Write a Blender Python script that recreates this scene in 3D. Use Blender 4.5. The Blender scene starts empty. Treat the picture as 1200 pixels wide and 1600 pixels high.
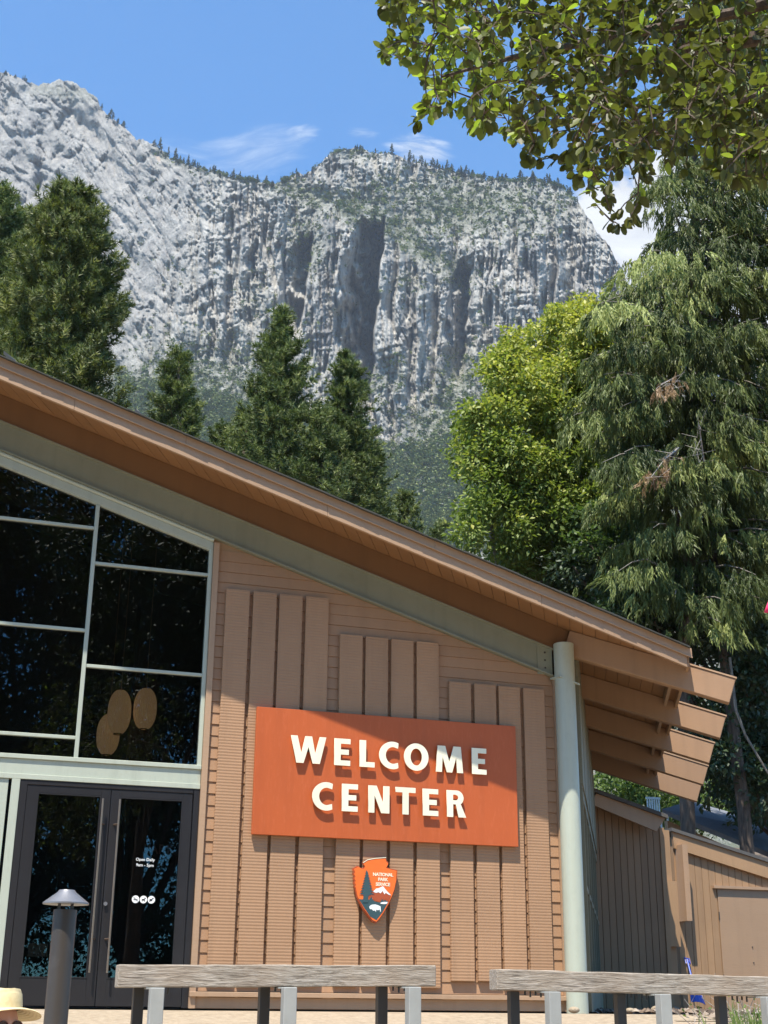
import bpy, bmesh, math, random
import numpy as np
from mathutils import Vector, Matrix
R = math.radians
rng = np.random.default_rng(7)
random.seed(7)
scene = bpy.context.scene
COL = scene.collection

# ------------------------------------------------------------------ camera
F, CX, CY = 2100.0, 600.0, 800.0            # focal length in photo pixels, photo centre
CAM = np.array([0.0, -16.0, 0.01])
_p, _r, _y = R(20.30), R(0.5216), R(-18.25)
FWD = np.array([-math.sin(_y)*math.cos(_p), math.cos(_y)*math.cos(_p), math.sin(_p)])
_ri = np.array([math.cos(_y), math.sin(_y), 0.0]); _up = np.cross(_ri, FWD)
RIGHT = math.cos(_r)*_ri + math.sin(_r)*_up
UP = -math.sin(_r)*_ri + math.cos(_r)*_up
def ray(px, py):
    px = np.asarray(px, float)[..., None]; py = np.asarray(py, float)[..., None]
    return (px-CX)/F*RIGHT + (CY-py)/F*UP + FWD
def atY(px, py, Y):                          # point of the world plane y=Y seen along a line of sight
    r = ray(px, py); return CAM + (Y-CAM[1])/r[..., 1:2]*r
def atD(px, py, D):                          # point at horizontal distance D
    r = ray(px, py); h = np.hypot(r[..., 0:1], r[..., 1:2])
    return CAM + np.asarray(D, float)[..., None]/h*r if np.ndim(D) else CAM + D/h*r
cam_d = bpy.data.cameras.new('camera'); cam = bpy.data.objects.new('camera', cam_d); COL.objects.link(cam)
cam_d.sensor_fit = 'VERTICAL'; cam_d.sensor_height = 24; cam_d.lens = 24*F/1600
cam_d.clip_start = 0.1; cam_d.clip_end = 6000
M = Matrix.Identity(4)
for i in range(3):
    M[i][0], M[i][1], M[i][2], M[i][3] = RIGHT[i], UP[i], -FWD[i], CAM[i]
cam.matrix_world = M; scene.camera = cam

# ------------------------------------------------------------------ sun, sky, exposure
SUN = np.array([-0.76, -1.0, 2.71]); SUN /= np.linalg.norm(SUN)
sun_d = bpy.data.lights.new('sun', 'SUN'); sun = bpy.data.objects.new('sun', sun_d); COL.objects.link(sun)
sun_d.energy = 5.0; sun_d.angle = R(0.53); sun_d.color = (1.0, 0.94, 0.83)
sun.rotation_euler = Vector(SUN).to_track_quat('Z', 'Y').to_euler()
world = bpy.data.worlds.new('World'); scene.world = world; world.use_nodes = True
wn, wl = world.node_tree.nodes, world.node_tree.links
wn.clear()
w_out = wn.new('ShaderNodeOutputWorld'); w_bg = wn.new('ShaderNodeBackground'); w_bg.inputs['Strength'].default_value = 0.098
sky = wn.new('ShaderNodeTexSky'); sky.sky_type = 'NISHITA'; sky.sun_disc = False
sky.sun_elevation = math.asin(SUN[2]); sky.sun_rotation = math.atan2(SUN[0], SUN[1])
sky.altitude = 1200; sky.air_density = 1.0; sky.dust_density = 0.5; sky.ozone_density = 1.6
w_tc = wn.new('ShaderNodeTexCoord')
def wmath(op, a, b=None, c=None, clamp=False):
    n = wn.new('ShaderNodeMath'); n.operation = op; n.use_clamp = clamp
    for i, v in enumerate((a, b, c)):
        if v is None: continue
        if isinstance(v, (int, float)): n.inputs[i].default_value = v
        else: wl.new(v, n.inputs[i])
    return n.outputs[0]
def wdot(v):
    n = wn.new('ShaderNodeVectorMath'); n.operation = 'DOT_PRODUCT'; wl.new(w_tc.outputs['Generated'], n.inputs[0])
    n.inputs[1].default_value = tuple(v); return n.outputs['Value']
def cloud(px, py, hw, hh, tilt, scale, stretch, lo, hi, dens, seed):
    """a cloud bank round the direction seen at (px,py); half sizes in photo pixels"""
    c = ray(px, py); c = c/np.linalg.norm(c)
    ax = np.cross(c, [0, 0, 1.0]); ax /= np.linalg.norm(ax); ay = np.cross(ax, c)
    a2 = math.cos(tilt)*ax + math.sin(tilt)*ay; b2 = -math.sin(tilt)*ax + math.cos(tilt)*ay
    dz = wmath('MAXIMUM', wdot(c), 0.02)
    u = wmath('DIVIDE', wdot(a2), dz); v = wmath('DIVIDE', wdot(b2), dz)
    L = 1/np.linalg.norm(ray(px, py))/F
    un = wmath('DIVIDE', u, hw*L); vn = wmath('DIVIDE', v, hh*L)
    cb = wn.new('ShaderNodeCombineXYZ'); wl.new(un, cb.inputs[0]); wl.new(wmath('MULTIPLY', vn, stretch), cb.inputs[1]); cb.inputs[2].default_value = seed
    nz = wn.new('ShaderNodeTexNoise'); nz.inputs['Scale'].default_value = scale; nz.inputs['Detail'].default_value = 9; nz.inputs['Roughness'].default_value = 0.58
    nz.inputs['Distortion'].default_value = 0.6
    wl.new(cb.outputs[0], nz.inputs['Vector'])
    r2 = wmath('ADD', wmath('MULTIPLY', un, un), wmath('MULTIPLY', vn, vn))
    edge = wmath('SUBTRACT', 1.0, r2, clamp=True)
    m = wmath('ADD', nz.outputs['Fac'], wmath('MULTIPLY', edge, 0.5))
    mr = wn.new('ShaderNodeMapRange'); mr.interpolation_type = 'SMOOTHSTEP'
    wl.new(m, mr.inputs[0]); mr.inputs[1].default_value = lo; mr.inputs[2].default_value = hi; mr.inputs[3].default_value = 0; mr.inputs[4].default_value = dens
    return wmath('MULTIPLY', mr.outputs[0], wmath('MULTIPLY', edge, 3.0, clamp=True)), nz.outputs['Fac']
SKY_TINT = (0.43, 1.04, 1.42)
tint = wn.new('ShaderNodeMix'); tint.data_type = 'RGBA'; tint.blend_type = 'MULTIPLY'; tint.inputs[0].default_value = 1
wl.new(sky.outputs[0], tint.inputs[6]); tint.inputs[7].default_value = SKY_TINT + (1,)
cur = tint.outputs[2]
for args, colr in (
        ((395, 238, 120, 50, 0.25, 1.3, 2.2, 0.62, 1.25, 0.36, 3.1), (5.0, 5.3, 5.7)),
        ((470, 210, 40, 22, 0.2, 1.0, 2.0, 0.7, 1.2, 0.4, 9.0), (5.0, 5.3, 5.7)),
        ((290, 234, 70, 22, -0.1, 1.0, 2.0, 0.7, 1.25, 0.25, 5.0), (4.6, 5.1, 5.7)),
        ((658, 234, 68, 28, -0.15, 0.9, 1.8, 0.62, 1.15, 0.75, 1.7), (5.0, 5.3, 5.7)),
        ((565, 208, 35, 12, 0.0, 1.0, 2.0, 0.7, 1.2, 0.35, 2.7), (5.0, 5.3, 5.7)),
        ((1045, 400, 205, 175, -0.35, 1.6, 1.2, 0.48, 0.70, 1.0, 4.4), (5.15, 5.25, 5.45)),
        ((1290, 560, 200, 190, 0.2, 1.6, 1.2, 0.48, 0.70, 1.0, 6.1), (5.15, 5.25, 5.45)),
        ((-500, 300, 300, 120, 0.2, 1.4, 1.6, 0.6, 1.0, 0.7, 8.2), (5.0, 5.2, 5.5))):
    fac, body_ = cloud(*args)
    mx = wn.new('ShaderNodeMix'); mx.data_type = 'RGBA'; wl.new(fac, mx.inputs[0]); wl.new(cur, mx.inputs[6])
    sh_m = wn.new('ShaderNodeMix'); sh_m.data_type = 'RGBA'; mr2 = wn.new('ShaderNodeMapRange'); wl.new(body_, mr2.inputs[0]); mr2.inputs[1].default_value = 0.42; mr2.inputs[2].default_value = 0.62
    wl.new(mr2.outputs[0], sh_m.inputs[0]); sh_m.inputs[6].default_value = tuple(v*.80 for v in colr) + (1,); sh_m.inputs[7].default_value = colr + (1,)
    wl.new(sh_m.outputs[2], mx.inputs[7]); cur = mx.outputs[2]
wl.new(cur, w_bg.inputs['Color']); wl.new(w_bg.outputs[0], w_out.inputs[0])
scene.view_settings.view_transform = 'Standard'; scene.view_settings.look = 'None'
scene.view_settings.gamma = 1; scene.view_settings.use_curve_mapping = False
scene.view_settings.exposure = 1.04
scene.cycles.max_bounces = 8; scene.cycles.transparent_max_bounces = 16

# ------------------------------------------------------------------ materials
class NT:
    def __init__(s, name, rough=0.7):
        s.m = bpy.data.materials.new(name); s.m.use_nodes = True
        s.n, s.l = s.m.node_tree.nodes, s.m.node_tree.links
        s.b = s.n['Principled BSDF']; s.out = s.n['Material Output']; s.b.inputs['Roughness'].default_value = rough
        s.tc = s.n.new('ShaderNodeTexCoord')
    def coords(s, scale=(1, 1, 1), rot=(0, 0, 0), kind='Object'):
        mp = s.n.new('ShaderNodeMapping'); mp.inputs['Scale'].default_value = scale; mp.inputs['Rotation'].default_value = rot
        s.l.new(s.tc.outputs[kind], mp.inputs[0]); return mp.outputs[0]
    def noise(s, scale, detail=4, rough=0.55, vec=None, dist=0.0):
        n = s.n.new('ShaderNodeTexNoise'); n.inputs['Scale'].default_value = scale; n.inputs['Detail'].default_value = detail
        n.inputs['Roughness'].default_value = rough; n.inputs['Distortion'].default_value = dist
        s.l.new(vec if vec is not None else s.coords(), n.inputs['Vector']); return n.outputs['Fac']
    def ramp(s, fac, stops):
        n = s.n.new('ShaderNodeValToRGB'); e = n.color_ramp.elements
        while len(e) < len(stops): e.new(0.5)
        for i, (p, c) in enumerate(stops):
            e[i].position = p; e[i].color = (c + (1,)) if not isinstance(c, (int, float)) else (c, c, c, 1)
        s.l.new(fac, n.inputs[0]); return n.outputs[0]
    def mix(s, fac, a, b, mode='MIX'):
        n = s.n.new('ShaderNodeMix'); n.data_type = 'RGBA'; n.blend_type = mode
        for k, v in ((0, fac), (6, a), (7, b)):
            if isinstance(v, (int, float)): n.inputs[k].default_value = v
            elif isinstance(v, tuple): n.inputs[k].default_value = v + (1,)
            else: s.l.new(v, n.inputs[k])
        return n.outputs[2]
    def attr(s, name):
        n = s.n.new('ShaderNodeAttribute'); n.attribute_name = name; return n.outputs['Fac']
    def math(s, op, a, b, clamp=False):
        n = s.n.new('ShaderNodeMath'); n.operation = op; n.use_clamp = clamp
        for i, v in enumerate((a, b)):
            if isinstance(v, (int, float)): n.inputs[i].default_value = v
            else: s.l.new(v, n.inputs[i])
        return n.outputs[0]
    def bump(s, h, strength=0.3, dist=0.01, prev=None):
        n = s.n.new('ShaderNodeBump'); n.inputs['Strength'].default_value = strength; n.inputs['Distance'].default_value = dist
        s.l.new(h, n.inputs['Height'])
        if prev is not None: s.l.new(prev, n.inputs['Normal'])
        s.l.new(n.outputs[0], s.b.inputs['Normal']); return n.outputs[0]
    def color(s, c):
        if isinstance(c, tuple): s.b.inputs['Base Color'].default_value = c + (1,)
        else: s.l.new(c, s.b.inputs['Base Color'])

def sc(c, k): return tuple(min(1, v*k) for v in c)
def paint(name, col, rough=0.6, var=0.10, grain=(1, 1, 12), bump=0.15, dirt=0.25, dirtcol=None, ridges=0):
    t = NT(name, rough)
    n1 = t.noise(0.9, 5); n2 = t.noise(6, 6, 0.65, t.coords(grain))
    c = t.mix(t.ramp(n1, [(0.3, 0.0), (0.7, 1.0)]), sc(col, 1-var), sc(col, 1+var))
    c = t.mix(t.math('MULTIPLY', t.ramp(n2, [(0.52, 0.0), (0.75, 1.0)]), dirt), c, dirtcol or sc(col, 0.6))
    st = t.noise(2.2, 4, 0.6, t.coords((3.2, 3.2, 0.22))); c = t.mix(t.math('MULTIPLY', t.ramp(st, [(0.50, 0.0), (0.72, 1.0)]), 0.22), c, sc(col, 0.55))
    oi = t.n.new('ShaderNodeObjectInfo'); c = t.mix(t.ramp(oi.outputs['Random'], [(0.0, 0.0), (1.0, 1.0)]), t.mix(1.0, c, (.93, .93, .94), 'MULTIPLY'), t.mix(1.0, c, (1.06, 1.05, 1.04), 'MULTIPLY'))
    t.color(c)
    b = t.bump(n2, bump, 0.01)
    if ridges:
        w = t.n.new('ShaderNodeTexWave'); w.wave_type = 'BANDS'; w.bands_direction = 'Z'
        w.inputs['Scale'].default_value = 2*math.pi/20/ridges; w.inputs['Distortion'].default_value = 0.5
        w.inputs['Detail'].default_value = 2; w.inputs['Detail Scale'].default_value = 2
        t.l.new(t.coords(), w.inputs['Vector']); t.bump(w.outputs['Fac'], 0.34, 0.006, b)
    return t.m
WALL = (0.345, 0.198, 0.108)
m_siding = paint('siding_paint', WALL, 0.65, 0.07, (1.5, 1.5, 14))
m_batten = paint('rough_sawn_batten_paint', sc(WALL, 1.02), 0.7, 0.09, (14, 14, 1.2), 0.1, 0.22, None, 0.036)
m_trim = paint('trim_paint', (0.38, 0.245, 0.150), 0.6, 0.06)
m_beam = paint('glulam_beam_paint', (0.27, 0.135, 0.060), 0.55, 0.07, (2, 2, 16), 0.1, 0.2)
m_rafter = paint('rafter_paint', (0.30, 0.178, 0.100), 0.55, 0.07, (2, 2, 16), 0.1, 0.2)
m_frontbeam = paint('front_beam_shaded_paint', (0.17, 0.085, 0.036), 0.55, 0.07, (2, 2, 16), 0.1, 0.2)  # darker brown beam, with the deep soffit shade also put into its colour
m_fascia = paint('fascia_paint', (0.37, 0.235, 0.140), 0.55, 0.06, (1.2, 1.2, 10), 0.12, 0.2)
m_soffit = paint('soffit_paint', (0.27, 0.14, 0.062), 0.6, 0.09, (3, 3, 3), 0.1, 0.15)
m_sage = paint('sage_green_paint', (0.40, 0.43, 0.355), 0.42, 0.05, (3, 3, 1), 0.06, 0.2)
m_steel = paint('sage_steel_paint', (0.245, 0.25, 0.185), 0.4, 0.07, (1, 1, 1), 0.05, 0.25)
m_olive = paint('olive_side_paint', (0.19, 0.18, 0.12), 0.6, 0.1)
m_annex = paint('annex_plywood_paint', (0.33, 0.20, 0.105), 0.7, 0.09, (8, 8, 1), 0.15, 0.3)
m_annexb = paint('annex_board_shaded_paint', (0.24, 0.142, 0.075), 0.7, 0.09, (8, 8, 1), 0.15, 0.3)  # annex paint darkened: shade on the front boards put into the colour
m_annexd = paint('annex_door_paint', (0.36, 0.23, 0.135), 0.5, 0.05)
m_black = paint('black_door_metal', (0.017, 0.0155, 0.017), 0.38, 0.15, (1, 1, 1), 0.03, 0.2, (0.03, 0.028, 0.026))
m_bronze = paint('dark_bronze_metal', (0.045, 0.037, 0.031), 0.45, 0.15, (1, 1, 1), 0.03, 0.3, (0.1, 0.09, 0.08))
m_sign = paint('orange_sign_paint', (0.43, 0.088, 0.018), 0.5, 0.05, (6, 6, 1.2), 0.04, 0.35, (0.56, 0.15, 0.06))
m_letter = paint('cream_letter_paint', (0.83, 0.79, 0.60), 0.45, 0.02, (1, 1, 1), 0.02, 0.05)
def simple(name, col, rough=0.5, metal=0.0):
    t = NT(name, rough); t.b.inputs['Metallic'].default_value = metal
    n = t.noise(9, 5); t.color(t.mix(n, sc(col, 0.82), sc(col, 1.12))); t.bump(n, 0.05, 0.005); return t.m
m_handle = simple('brushed_bronze', (0.30, 0.21, 0.15), 0.35, 0.8)
m_galv = simple('galvanised_steel', (0.34, 0.34, 0.32), 0.6, 0.1)
m_white = simple('white_print', (0.8, 0.8, 0.78), 0.5)
m_faint = simple('faded_print', (0.45, 0.33, 0.28), 0.6)
m_paper = simple('paper_notice', (0.35, 0.35, 0.33), 0.8)
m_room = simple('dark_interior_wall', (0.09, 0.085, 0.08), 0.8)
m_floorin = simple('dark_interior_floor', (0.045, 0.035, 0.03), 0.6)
m_capm = simple('lamp_cap_metal', (0.20, 0.20, 0.215), 0.4, 0.4)
m_blue = simple('blue_plastic', (0.02, 0.07, 0.45), 0.35)
m_pink = simple('pink_cloth', (0.75, 0.03, 0.13), 0.7)
m_orange = simple('emblem_orange', (0.80, 0.15, 0.02), 0.5)
m_rust = simple('emblem_rust_brown', (0.38, 0.075, 0.022), 0.5)
m_teal = simple('emblem_teal', (0.035, 0.075, 0.085), 0.5)
m_shade = simple('roof_shingle_edge', (0.05, 0.05, 0.045), 0.9)
def bark(name, col):
    t = NT(name, 0.9); n = t.noise(3, 6, 0.65, t.coords((6, 6, 1))); t.color(t.mix(t.ramp(n, [(0.35, 0.0), (0.65, 1.0)]), sc(col, 0.5), sc(col, 1.5)))
    t.bump(n, 0.8, 0.04); return t.m
m_bark = bark('brown_bark', (0.10, 0.07, 0.05)); m_bark2 = bark('grey_bark', (0.17, 0.15, 0.125)); m_dead = bark('bleached_dead_wood', (0.34, 0.30, 0.27))
def foliage(name, a, b, c=None, trans=0.25, rough=0.5):
    """leaf colour runs a -> b (-> c) with the leaf's own tint"""
    t = NT(name, max(rough, .5)); t.b.inputs['Specular IOR Level'].default_value = 0.25 if rough > .4 else 0.5
    f = t.attr('tint'); st = [(0.0, a), (0.6, b), (1.0, c or b)]
    colr = t.ramp(f, st); t.color(colr)
    tr = t.n.new('ShaderNodeBsdfTranslucent'); t.l.new(t.mix(1.0, colr, (1.3, 1.5, 0.7), 'MULTIPLY'), tr.inputs['Color'])
    mx = t.n.new('ShaderNodeMixShader'); mx.inputs[0].default_value = trans
    t.l.new(t.b.outputs[0], mx.inputs[1]); t.l.new(tr.outputs[0], mx.inputs[2]); t.l.new(mx.outputs[0], t.out.inputs[0])
    return t.m
m_pine = foliage('pine_needles', (0.035, 0.05, 0.015), (0.15, 0.175, 0.055), (0.42, 0.41, 0.155), 0.18)
m_pine2 = foliage('blue_green_pine_needles', (0.035, 0.055, 0.018), (0.14, 0.175, 0.06), (0.38, 0.40, 0.155), 0.18)
m_cedar = foliage('cedar_sprays', (0.038, 0.055, 0.016), (0.155, 0.185, 0.055), (0.40, 0.43, 0.15), 0.25)
m_brown = foliage('dead_brown_sprays', (0.15, 0.085, 0.04), (0.32, 0.20, 0.11), (0.45, 0.31, 0.18), 0.2)
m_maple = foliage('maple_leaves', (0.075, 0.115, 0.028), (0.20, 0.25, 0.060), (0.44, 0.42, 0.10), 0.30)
m_shrub = foliage('shrub_leaves', (0.05, 0.08, 0.03), (0.12, 0.18, 0.05), (0.22, 0.27, 0.09), 0.3)
m_fore = foliage('glossy_oval_leaves', (0.056, 0.055, 0.016), (0.108, 0.118, 0.027), (0.28, 0.35, 0.05), 0.42, 0.38)
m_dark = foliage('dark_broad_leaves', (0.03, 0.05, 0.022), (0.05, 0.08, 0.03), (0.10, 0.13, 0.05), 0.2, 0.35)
m_scrub = foliage('mountain_scrub', (0.06, 0.08, 0.025), (0.15, 0.185, 0.06), (0.27, 0.29, 0.10), 0.0, 0.8)
m_ridgepine = foliage('distant_conifer_needles', (0.035, 0.05, 0.028), (0.055, 0.075, 0.038), (0.09, 0.11, 0.05), 0.0, 0.8)

def glass(name, refl=1.0, tintv=0.55):
    t = NT(name); t.n.remove(t.b)
    fr = t.n.new('ShaderNodeFresnel'); fr.inputs[0].default_value = 1.5
    gl = t.n.new('ShaderNodeBsdfGlossy'); gl.inputs['Roughness'].default_value = 0.0; gl.inputs['Color'].default_value = (0.9, 0.95, 1, 1)
    tp = t.n.new('ShaderNodeBsdfTransparent'); tp.inputs['Color'].default_value = (tintv, tintv*1.02, tintv, 1)
    nz = t.noise(0.7, 2); b = t.n.new('ShaderNodeBump'); b.inputs['Strength'].default_value = 0.02; b.inputs['Distance'].default_value = 0.02
    t.l.new(nz, b.inputs['Height']); t.l.new(b.outputs[0], gl.inputs['Normal'])
    f = t.math('MULTIPLY', fr.outputs[0], 1.35*refl, True)
    mx = t.n.new('ShaderNodeMixShader'); t.l.new(f, mx.inputs[0]); t.l.new(tp.outputs[0], mx.inputs[1]); t.l.new(gl.outputs[0], mx.inputs[2])
    t.l.new(mx.outputs[0], t.out.inputs[0]); return t.m
m_glass = glass('window_glass')

def weathered():
    t = NT('weathered_timber', 0.85)
    g = t.noise(5, 8, 0.7, t.coords((1.2, 14, 14)), 0.8); k = t.noise(2.2, 3, 0.5)
    c = t.ramp(g, [(0.36, (0.06, 0.048, 0.038)), (0.46, (0.24, 0.205, 0.165)), (0.62, (0.50, 0.45, 0.39))])
    c = t.mix(t.ramp(k, [(0.45, 0.0), (0.7, 0.55)]), c, (0.24, 0.17, 0.115))
    v = t.n.new('ShaderNodeTexVoronoi'); v.inputs['Scale'].default_value = 3.2; t.l.new(t.coords((1, 2.2, 2.2)), v.inputs['Vector'])
    c = t.mix(t.ramp(v.outputs['Distance'], [(0.0, 0.8), (0.09, 0.0)]), c, (0.10, 0.07, 0.05))
    ck = t.noise(3, 4, 0.6, t.coords((.5, 22, 22)), 1.2); c = t.mix(t.ramp(ck, [(0.60, 0.0), (0.68, 0.75)]), c, (0.06, 0.045, 0.035))
    pt = t.noise(0.9, 3, 0.6); c = t.mix(t.ramp(pt, [(0.42, 0.0), (0.62, 0.5)]), c, (0.42, 0.33, 0.25))
    t.color(c); t.bump(g, 0.8, 0.015); return t.m
m_timber = weathered()
def paving():
    t = NT('exposed_aggregate_concrete', 0.85)
    v = t.n.new('ShaderNodeTexVoronoi'); v.inputs['Scale'].default_value = 38; t.l.new(t.coords(), v.inputs['Vector'])
    n = t.noise(12, 6, 0.7); w = t.noise(0.6, 3)
    c = t.ramp(n, [(0.3, (0.22, 0.17, 0.115)), (0.6, (0.35, 0.28, 0.195)), (0.8, (0.44, 0.37, 0.27))])
    c = t.mix(t.ramp(v.outputs['Distance'], [(0.0, 0.6), (0.4, 0.0)]), c, (0.27, 0.19, 0.12))
    c = t.mix(t.ramp(w, [(0.4, 0.0), (0.8, 0.3)]), c, (0.36, 0.29, 0.22))
    t.color(c); t.bump(v.outputs['Distance'], 0.4, 0.01); return t.m
m_paving = paving()
def soil():
    t = NT('forest_soil', 0.95); n = t.noise(2.2, 8, 0.7)
    t.color(t.ramp(n, [(0.3, (0.05, 0.035, 0.022)), (0.55, (0.12, 0.085, 0.055)), (0.8, (0.2, 0.15, 0.1))])); t.bump(n, 0.6, 0.05); return t.m
m_soil = soil()
def shingle(name, col):
    t = NT(name, 0.9)
    b = t.n.new('ShaderNodeTexBrick'); b.inputs['Scale'].default_value = 4; t.l.new(t.coords(), b.inputs['Vector'])
    n = t.noise(9, 6, 0.7); t.color(t.mix(n, sc(col, 0.6), sc(col, 1.5))); t.bump(b.outputs['Fac'], 0.4, 0.02); return t.m
m_shingle = shingle('roof_shingles', (0.09, 0.085, 0.08)); m_shingle2 = shingle('grey_roof_shingles', (0.16, 0.17, 0.19))
def straw():
    t = NT('woven_straw', 0.8)
    w = t.n.new('ShaderNodeTexWave'); w.wave_type = 'RINGS'; w.rings_direction = 'Z'; w.inputs['Scale'].default_value = 24; w.inputs['Distortion'].default_value = 0.6
    t.l.new(t.coords(), w.inputs['Vector']); n = t.noise(60, 2)
    t.color(t.mix(n, (0.55, 0.43, 0.22), (0.72, 0.60, 0.36))); t.bump(w.outputs['Fac'], 0.5, 0.003); return t.m
m_straw = straw()
def skin():
    t = NT('skin', 0.5); t.color(t.mix(t.noise(30, 3), (0.50, 0.26, 0.20), (0.58, 0.33, 0.26))); t.b.inputs['Subsurface Weight'].default_value = 0.1; return t.m
m_skin = skin()
m_shirt = simple('dusty_rose_shirt_cloth', (0.45, 0.3, 0.3), 0.9); m_denim = simple('blue_denim', (0.06, 0.09, 0.17), 0.9)
m_hair = simple('brown_hair', (0.07, 0.035, 0.02), 0.6); m_shades = simple('sunglass_lens', (0.02, 0.01, 0.012), 0.08); m_rim = simple('tortoise_rim', (0.06, 0.015, 0.012), 0.2)
m_lip = simple('lip', (0.45, 0.14, 0.13), 0.4)
def lantern_mat():
    t = NT('lantern_paper', 0.7); t.color((0.62, 0.48, 0.32)); t.b.inputs['Emission Color'].default_value = (0.8, 0.48, 0.24, 1); t.b.inputs['Emission Strength'].default_value = 0.15
    return t.m
m_lantern = lantern_mat()
def granite():
    t = NT('granite', 0.9)
    big = t.noise(0.008, 4, 0.6); med = t.noise(0.06, 8, 0.68); fin = t.noise(0.35, 6, 0.7)
    stre = t.noise(0.05, 5, 0.65, t.coords((1, 1, 0.09)))
    c = t.ramp(med, [(0.30, (0.21, 0.205, 0.195)), (0.44, (0.38, 0.365, 0.335)), (0.58, (0.50, 0.475, 0.43)), (0.74, (0.63, 0.60, 0.54))])
    c = t.mix(t.ramp(big, [(0.4, 0.0), (0.65, 0.35)]), c, (0.44, 0.40, 0.35))
    c = t.mix(t.math('MULTIPLY', t.ramp(stre, [(0.50, 0.0), (0.64, 1.0)]), t.attr('streak')), c, (0.20, 0.19, 0.185))
    c = t.mix(t.ramp(fin, [(0.35, 0.35), (0.55, 0.0)]), c, (0.16, 0.155, 0.15))
    c = t.mix(t.attr('patina'), c, t.mix(1.0, c, (.74, .74, .755), 'MULTIPLY'))
    vg = t.math('MULTIPLY', t.attr('veg'), t.ramp(t.noise(0.09, 7, 0.7), [(0.38, 0.25), (0.52, 1.0)]))
    c = t.mix(vg, c, t.ramp(fin, [(0.3, (0.05, 0.065, 0.035)), (0.7, (0.13, 0.145, 0.075))]))
    c = t.mix(t.attr('scar'), c, (0.62, 0.46, 0.36))
    t.color(c); b = t.bump(fin, 0.9, 2.5); t.bump(med, 0.8, 9.0, b); return t.m
m_granite = granite()

# ------------------------------------------------------------------ geometry helpers
def mesh(name, V, Fc, mat, tint=None, smooth=False, attrs=None):
    me = bpy.data.meshes.new(name)
    V = np.asarray(V, np.float32).reshape(-1, 3)
    if isinstance(Fc, np.ndarray):
        n, k = Fc.shape
        me.vertices.add(len(V)); me.vertices.foreach_set('co', V.ravel())
        me.loops.add(n*k); me.loops.foreach_set('vertex_index', Fc.astype(np.int32).ravel())
        me.polygons.add(n); me.polygons.foreach_set('loop_start', np.arange(0, n*k, k, dtype=np.int32)); me.polygons.foreach_set('loop_total', np.full(n, k, np.int32))
        me.update(calc_edges=True)
    else:
        me.from_pydata([tuple(map(float, v)) for v in V], [], [tuple(int(i) for i in f) for f in Fc])
    if tint is not None: attrs = dict(attrs or {}, tint=tint)
    for k_, a in (attrs or {}).items():
        at = me.attributes.new(k_, 'FLOAT', 'POINT'); at.data.foreach_set('value', np.asarray(a, np.float32))
    if smooth: me.polygons.foreach_set('use_smooth', np.ones(len(me.polygons), bool))
    if isinstance(mat, (list, tuple)):
        for m_ in mat: me.materials.append(m_)
    else: me.materials.append(mat)
    me.validate()
    return me
def link(name, me, parent=None):
    o = bpy.data.objects.new(name, me); COL.objects.link(o)
    if parent is not None: o.parent = parent
    return o
def wloc(o):
    v = np.zeros(3)
    while o is not None: v += np.array(o.location); o = o.parent
    return v
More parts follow.
